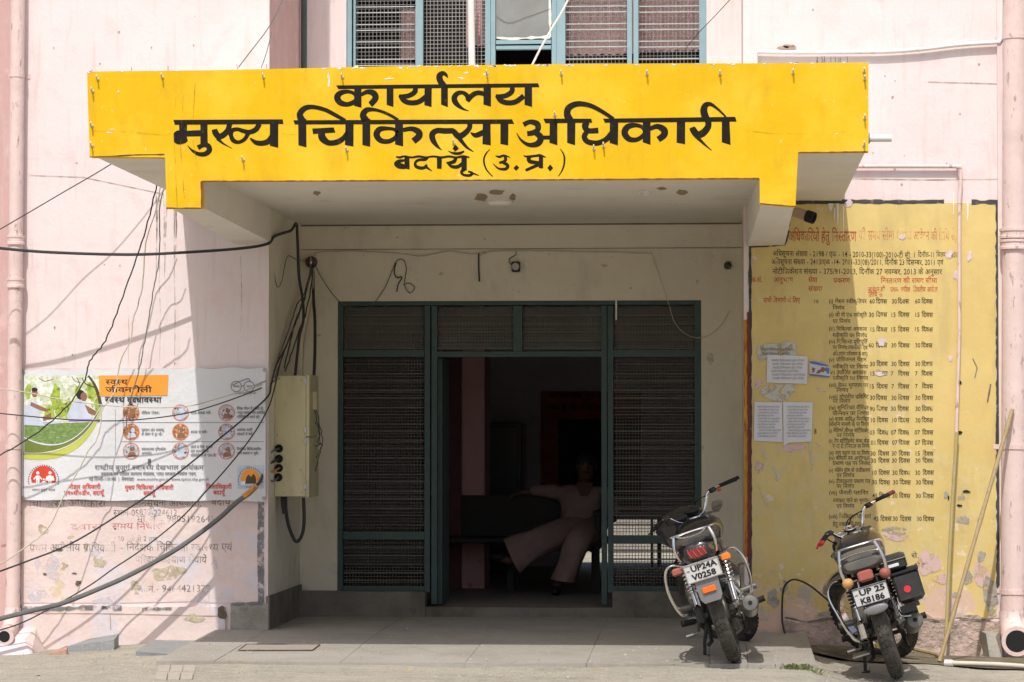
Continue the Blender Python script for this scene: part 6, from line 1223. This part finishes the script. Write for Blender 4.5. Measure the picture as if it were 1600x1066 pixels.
    q = MB(); q.loft([sect(.48, .09, .72, .79), sect(.36, .115, .70, .80), sect(.18, .125, .70, .795), sect(.06, .13, .70, .80), sect(-.02, .135, .71, .83), sect(-.18, .13, .72, .835), sect(-.29, .11, .73, .82), sect(-.33, .07, .75, .80)]); b(q, 'seat', sm_)
    # tail
    def lens(c, w_, h, d, name, m, par=None, bev=.008): return b(MB().box((c[0] - w_ / 2, c[1] - d, c[2] - h / 2), (c[0] + w_ / 2, c[1], c[2] + h / 2), bev), name, m, par)
    PT = Matrix.Rotation(R(-12), 4, 'X')
    def plate(c, l1, l2, sub):
        c = Vector(c); X = Matrix.Translation(c) @ Matrix.Rotation(R(14), 4, 'X')
        q = MB(); q.box((-.1, -.003, -.053), (.1, .001, .053), .002); o = b(q.xf(X), 'number_plate', 'plate', smooth=False)
        q = MB(); 
        for a, c2 in (((-.1, .0475), (.1, .053)), ((-.1, -.053), (.1, -.0475)), ((-.1, -.047), (-.0945, .047)), ((.0945, -.047), (.1, .047))): q.box((a[0], -.006, a[1]), (c2[0], -.0035, c2[1]))
        b(q.xf(X), 'plate_frame', sub, o, smooth=False)
        q = MB()
        for s, x, z, h, wd in ((l1, -.062, .008, .032, .145), (l2, -.068, -.040, .033, .135)):
            ps, W_ = line_pieces(s, .035); 
            for k, (vs, fs_) in enumerate(ps): q.add([X @ Vector((x + px_ * wd / W_, -.0046 - .0002 * (k % 3), z + py_ * h / .70)) for px_, py_ in vs], fs_)
        ps, W_ = line_pieces('IND', .03)
        for k, (vs, fs_) in enumerate(ps): q.add([X @ Vector((-.088 + px_ * .018 / W_, -.0046, .012 + py_ * .010)) for px_, py_ in vs], fs_)
        b(q, 'plate_lettering', 'platetext', o, smooth=False, fix=False)
    def loop(pts, r, name, m='chrome'): q = MB(); q.tube([Vector(p) for p in cr([tuple(map(float, p)) for p in pts], 6)], r, 9); return b(q, name, m)
    if kind == 'a':
        q = MB(); q.loft([sect(.0, .115, .60, .735), sect(-.2, .11, .59, .755), sect(-.32, .095, .585, .765), sect(-.385, .075, .60, .755), sect(-.395, .05, .62, .74)]); tc = b(q, 'tail_cowl', 'bikeblack')
        q = MB(); q.loft([[Vector((x * k, -.384 - d, z)) for x, z in [(-.056, .70), (-.050, .642), (-.02, .632), (.02, .632), (.050, .642), (.056, .70), (.03, .712), (-.03, .712)]] for k, d in ((1, 0), (.98, .014), (.80, .022))]); tl = b(q, 'tail_light', 'red')
        for i in range(4): q = MB(); x = -.042 + i * .028; q.tube([(x - .006, -.408, .70), (x + .006, -.410, .645)], .003, 6); b(q, 'lens_rib', 'dustred', tl)
        for i in range(6): q = MB(); x = -.045 + i * .018; q.add([(x - .007, -.4005, .706), (x + .007, -.4005, .706), (x, -.4065, .722)], [(0, 1, 2)]); b(q, 'lens_rib', 'chrome', tl, smooth=False)
        plate((0, -.395, .555), 'UP24A', 'V0258', 'chrome')
        q = MB(); q.loft([[Vector((x, y, z)) for x, z in [(-.066, .515), (-.062, .40), (-.045, .375), (.045, .375), (.062, .40), (.066, .515)]] for y in (-.372, -.350)]); mg = b(q, 'mudguard', 'greyplastic')
        lens((0, -.373, .445), .075, .036, .012, 'reflector', 'reflector', mg, .005)
        loop([(-.13, .22, .72), (-.145, .05, .80), (-.135, -.20, .855), (-.10, -.36, .86), (0, -.385, .862), (.10, -.36, .86), (.135, -.20, .855), (.145, .05, .80), (.13, .22, .72)], .011, 'grab_rail')
        loop([(-.10, -.36, .858), (-.115, -.375, .74), (-.10, -.34, .64)], .009, 'grab_rail'); loop([(.10, -.36, .858), (.115, -.375, .74), (.10, -.34, .64)], .009, 'grab_rail')
        loop([(-.085, -.375, .855), (-.04, -.39, .825), (.04, -.39, .825), (.085, -.375, .855)], .007, 'grab_rail')
        for s_, w_ in ((-1, 1), (1, 1)): loop([(s_ * .10, -.20, .60), (s_ * .17, -.22, .625), (s_ * .215, -.20, .58), (s_ * .23, -.14, .46), (s_ * .20, -.06, .34), (s_ * .12, .0, .32)], .009, 'saree_guard')
        for s_ in (-1, 1):
            q = MB(); q.tube([(s_ * .07, -.33, .585), (s_ * .11, -.335, .585)], .009, 8); st_ = b(q, 'indicator', 'plastic'); lens((s_ * .14, -.315, .585), .055, .042, .05, 'indicator_lens', 'orange' if s_ > 0 else 'dustred', st_, .01)
    else:
        q = MB(); q.loft([sect(-.10, .12, .64, .76), sect(-.28, .115, .64, .775), sect(-.34, .105, .655, .77), sect(-.355, .09, .68, .75)]); b(q, 'seat_back_pad', 'seatgrey')
        loop([(-.125, .18, .70), (-.135, .0, .80), (-.13, -.20, .86), (-.09, -.33, .875), (0, -.35, .878), (.09, -.33, .875), (.13, -.20, .86), (.135, 0, .80), (.125, .18, .70)], .011, 'grab_rail')
        for s_ in (-1, 1): loop([(s_ * .10, -.34, .872), (s_ * .122, -.35, .72), (s_ * .115, -.33, .56)], .010, 'grab_rail')
        loop([(-.115, -.345, .79), (-.05, -.365, .81), (.05, -.365, .81), (.115, -.345, .79)], .007, 'grab_rail')
        lens((0, -.35, .62), .085, .075, .05, 'tail_light', 'dustred', None, .014)
        for s_, m_ in ((-1, 'amber'), (1, 'dustred')):
            q = MB(); q.tube([(s_ * .05, -.34, .60), (s_ * .085, -.345, .598)], .008, 8); st_ = b(q, 'indicator', 'plastic'); q = MB(); q.lathe((s_ * .105, -.32, .598), (0, -1, 0), [(0, 0), (.026, .004), (.032, .018), (.030, .034), (.018, .046), (0, .05)], 16); b(q, 'indicator_lens', m_, st_)
        plate((0, -.375, .510), 'UP 25', 'K8186', 'plastic')
        q = MB(); q.ball((0, -.352, .425), .07, 16, (1, .16, .42)); b(q, 'mudflap', 'greyplastic')
        q = MB(); q.tube([(-.085, .02, .33), (-.075, -.04, .46)], .026, 10); b(q, 'shock_cover', 'steel')
        loop([(-.10, .12, .58), (-.19, .08, .60), (-.235, .04, .55), (-.22, .0, .44), (-.17, -.02, .28), (-.10, .02, .24)], .010, 'saree_guard')
        b(MB().box((-.21, -.04, .17), (-.11, .16, .19), .006), 'footboard', 'steel')
        # pannier with red dot
        pn = b(MB().box((.13, -.28, .40), (.28, .02, .575), .022), 'side_box', 'plastic'); b(MB().box((.085, -.25, .58), (.235, .04, .70), .02), 'side_box_lid', 'plastic', pn)
        b(MB().box((.08, -.257, .655), (.24, .045, .668), .004), 'lid_strip', 'chrome', pn); b(MB().box((.13, -.262, .608), (.19, -.251, .630), .003), 'latch', 'plate', pn)
        b(MB().box((.125, -.287, .562), (.285, .026, .578), .005), 'box_rim', 'hole', pn)
        q = MB(); q.lathe((.195, -.281, .475), (0, -1, 0), [(0, 0), (.020, 0), (.019, .003), (0, .003)], 18); b(q, 'red_disc', 'redbright', pn)
        loop([(.12, -.24, .42), (.12, -.26, .35), (.17, -.24, .33)], .006, 'box_bracket')
        q = MB(); q.loft([[Vector((x, y, z)) for y, z in [(-.30, .355), (.05, .30), (.05, .335), (-.30, .395)]] for x in (.13, .215)]); b(q, 'silencer_shield', 'hole', smooth=False)
    # front end, all turned with the steering
    def s(q, name, m, par=None, smooth=True): return b(q.xf(ST), name, m, par, smooth)
    for s_ in (-1, 1):
        top = Vector((s_ * .085, .93, .86)) + Sx * .05; bot = FC + Vector((s_ * .085, -.02, .0)); q = MB(); q.tube([bot, bot + (top - bot) * .45], .024, 12); q.tube([bot + (top - bot) * .44, top], .017, 12); s(q, 'fork_leg', 'chrome' if kind == 'a' else 'steel')
        if kind == 'b':
            q = MB(); q.tube([bot + (top - bot) * .55, top], .03, 12); s(q, 'fork_shroud', 'plastic')
    q = MB(); q.box((-.11, .87, .885), (.11, .97, .91), .008); q.box((-.10, .93, .72), (.10, 1.01, .745), .008); s(q, 'fork_yoke', 'engine')
    if kind == 'a':
        q = MB(); q.loft([[Vector((x * k, 1.00 + dy, .86 + z * k)) for x, z in [(-.10, -.13), (.10, -.13), (.135, -.02), (.12, .10), (.06, .16), (-.06, .16), (-.12, .10), (-.135, -.02)]] for k, dy in ((.95, -.03), (1.3, .02), (1.35, .08), (1.05, .16))]); s(q, 'headlamp_fairing', 'bikeblack')
        q = MB(); q.lathe((0, 1.15, .84), (0, 1, 0), [(.085, 0), (.085, .01), (.06, .03), (0, .04)], 18); s(q, 'headlight', 'pvc')
        for s_ in (-1, 1): q = MB(); q.lathe((s_ * .055, .96, .99), (0, -.7, 1), [(0, -.04), (.04, -.03), (.048, .012), (.044, .018), (.040, .012), (0, .012)], 18); s(q, 'instrument', 'plastic')
    else:
        q = MB(); q.lathe((0, 1.0, .84), (0, 1, 0), [(0, -.06), (.05, -.05), (.085, 0), (.095, .06), (.098, .07), (.09, .08), (.05, .10), (0, .105)], 20); s(q, 'headlight', 'bikeblack')
        for s_ in (-1, 1): q = MB(); q.lathe((s_ * .05, .97, .96), (0, -.6, 1), [(0, -.05), (.035, -.045), (.042, .015), (.038, .02), (.035, .014), (0, .014)], 18); s(q, 'instrument', 'chrome')
        for s_ in (-1, 1): q = MB(); q.lathe((s_ * .17, 1.0, .84), (0, -1, 0), [(0, -.03), (.02, -.025), (.034, .0), (.034, .02), (0, .035)], 16); q.tube([(s_ * .08, .99, .84), (s_ * .16, .99, .84)], .008, 8); s(q, 'front_indicator', 'chrome')
        q = MB(); 
        for k in (-1, 1): q.tube([(k * .16, 1.05, .72), (k * .20, 1.02, .62), (k * .20, .98, .40), (k * .08, .92, .34)], .012, 8)
    hb = [(-.37, .80, 1.045), (-.25, .84, 1.065), (-.18, .88, 1.06), (-.12, .91, .97), (-.07, .92, .93), (0, .92, .925), (.07, .92, .93), (.12, .91, .97), (.18, .88, 1.06), (.25, .84, 1.065), (.37, .80, 1.045)]
    q = MB(); q.tube([Vector(p) for p in cr(hb, 5)], .011, 10); s(q, 'handlebar', 'chrome')
    for s_ in (-1, 1):
        q = MB(); q.tube([(s_ * .255, .838, 1.064), (s_ * .375, .797, 1.044)], .0175, 12); g_ = s(q, 'grip', 'hole')
        if kind == 'b': q = MB(); q.tube([(s_ * .345, .808, 1.049), (s_ * .385, .794, 1.043)], .0195, 12); s(q, 'grip_end', 'redbright' if s_ < 0 else mat('dark_red_grip', (.16, .03, .03), .6), g_)
        q = MB(); q.box((s_ * .205 - .02, .84, 1.04), (s_ * .205 + .02, .875, 1.085), .006); q.tube([(s_ * .205, .87, 1.07), (s_ * .235, .885, 1.06)], .009, 8); s(q, 'switch_cluster', 'plastic')
        q = MB(); q.tube(cr([(s_ * .21, .88, 1.06), (s_ * .25, .89, 1.055), (s_ * .31, .87, 1.04), (s_ * .375, .845, 1.025)], 4), [.006] * 13, 7); q.ball((s_ * .377, .844, 1.024), .009, 8); s(q, 'lever', 'redbright' if (kind == 'b' and s_ < 0) else ('plastic' if kind == 'a' else 'steel'))
    rd = random.Random(5 if kind == 'a' else 8)
    for i in range(9):
        a_ = Vector((rd.uniform(-.10, .10), rd.uniform(.0, .3), rd.uniform(.40, .60))); c2 = Vector((rd.uniform(-.11, .11), rd.uniform(.05, .6), rd.uniform(.26, .50))); q = MB(); mm = (a_ + c2) / 2 + Vector((rd.uniform(-.06, .06), -.03, rd.uniform(-.05, .05)))
        q.tube([Vector(p) for p in cr([tuple(a_), tuple(mm), tuple(c2)], 5)], rd.uniform(.003, .007), 6); b(q, 'wiring', rd.choice(['hole', 'plastic', 'engine']))
    b(MB().box((-.095, .02, .50), (.095, .22, .60), .01), 'battery_box', 'plastic'); q = MB(); q.tube([(.14, .46, .36), (.165, .44, .44), (.175, .36, .50), (.225, .34, .50)], .009, 8); b(q, 'kick_lever', 'steel')
    q = MB(); q.tube([(.10, .30, .24), (.115, .10, .22), (.115, -.01, .25)], .004, 6); b(q, 'brake_rod', 'steel'); q = MB(); q.lathe((.085, -.0, .305), (1, 0, 0), [(0, 0), (.022, 0), (.022, .018), (.012, .02), (.012, .034), (0, .034)], 8); b(q, 'axle_nut', 'steel')
    q = MB(); q.lathe((-.105, -.0, .305), (1, 0, 0), [(0, 0), (.016, 0), (.022, .012), (0, .02)], 8); b(q, 'axle_nut', 'steel')
    q = MB(); q.tube([(-.05, -.30, .60), (-.06, -.26, .50), (-.045, -.24, .40)], .006, 6); q.tube([(.05, -.30, .60), (.06, -.26, .50), (.045, -.24, .40)], .006, 6); b(q, 'fender_stay', 'chrome')
    if kind == 'a': q = MB(); q.box((.225, .835, 1.02), (.245, .85, 1.045), .003); s(q, 'kill_switch', 'redbright')
    for i, (x, m_) in enumerate(((-.15, 'hole'), (.15, 'hole'), (.11, 'plastic'))):
        q = MB(); q.tube(cr([(x, .88, 1.05), (x * .9, .98, 1.03), (x * .5, 1.03, .92), (x * .3, .98, .78)], 5), .0045, 6); s(q, 'control_cable', m_)
    return root
motorcycle(PZ(1150, 1034, .012), -1.5, -18, 42, 'a', 'black motorcycle with chrome grab rail, number plate UP24A V0258, parked on the porch edge')
motorcycle(PZ(1404, 1060, -.078), -3.0, -17, 50, 'b', 'dusty classic motorcycle with black side box and plate K8186 before the yellow notice')
for o in list(bpy.data.objects):
    n = o.name.split('.')[0]
    if o.parent is not None and 'kind' not in o and (n in ('stain', 'paint_drip', 'white_drip', 'paint_chip', 'hairline_crack', 'crack', 'bare_cement_patch', 'bare_patch', 'pink_undercoat_patch', 'lilac_patch', 'ochre_patch', 'plaster_pit', 'wall_hole', 'broken_patch', 'paper_scrap', 'tread', 'spokes', 'nail', 'plaster_groove', 'print', 'caption_print', 'black_lettering', 'red_lettering', 'faded_heading', 'rule_print', 'edge_line', 'border', 'clothes_print', 'shrub_print', 'skin_print', 'tree_print')): o['kind'] = 'stuff'
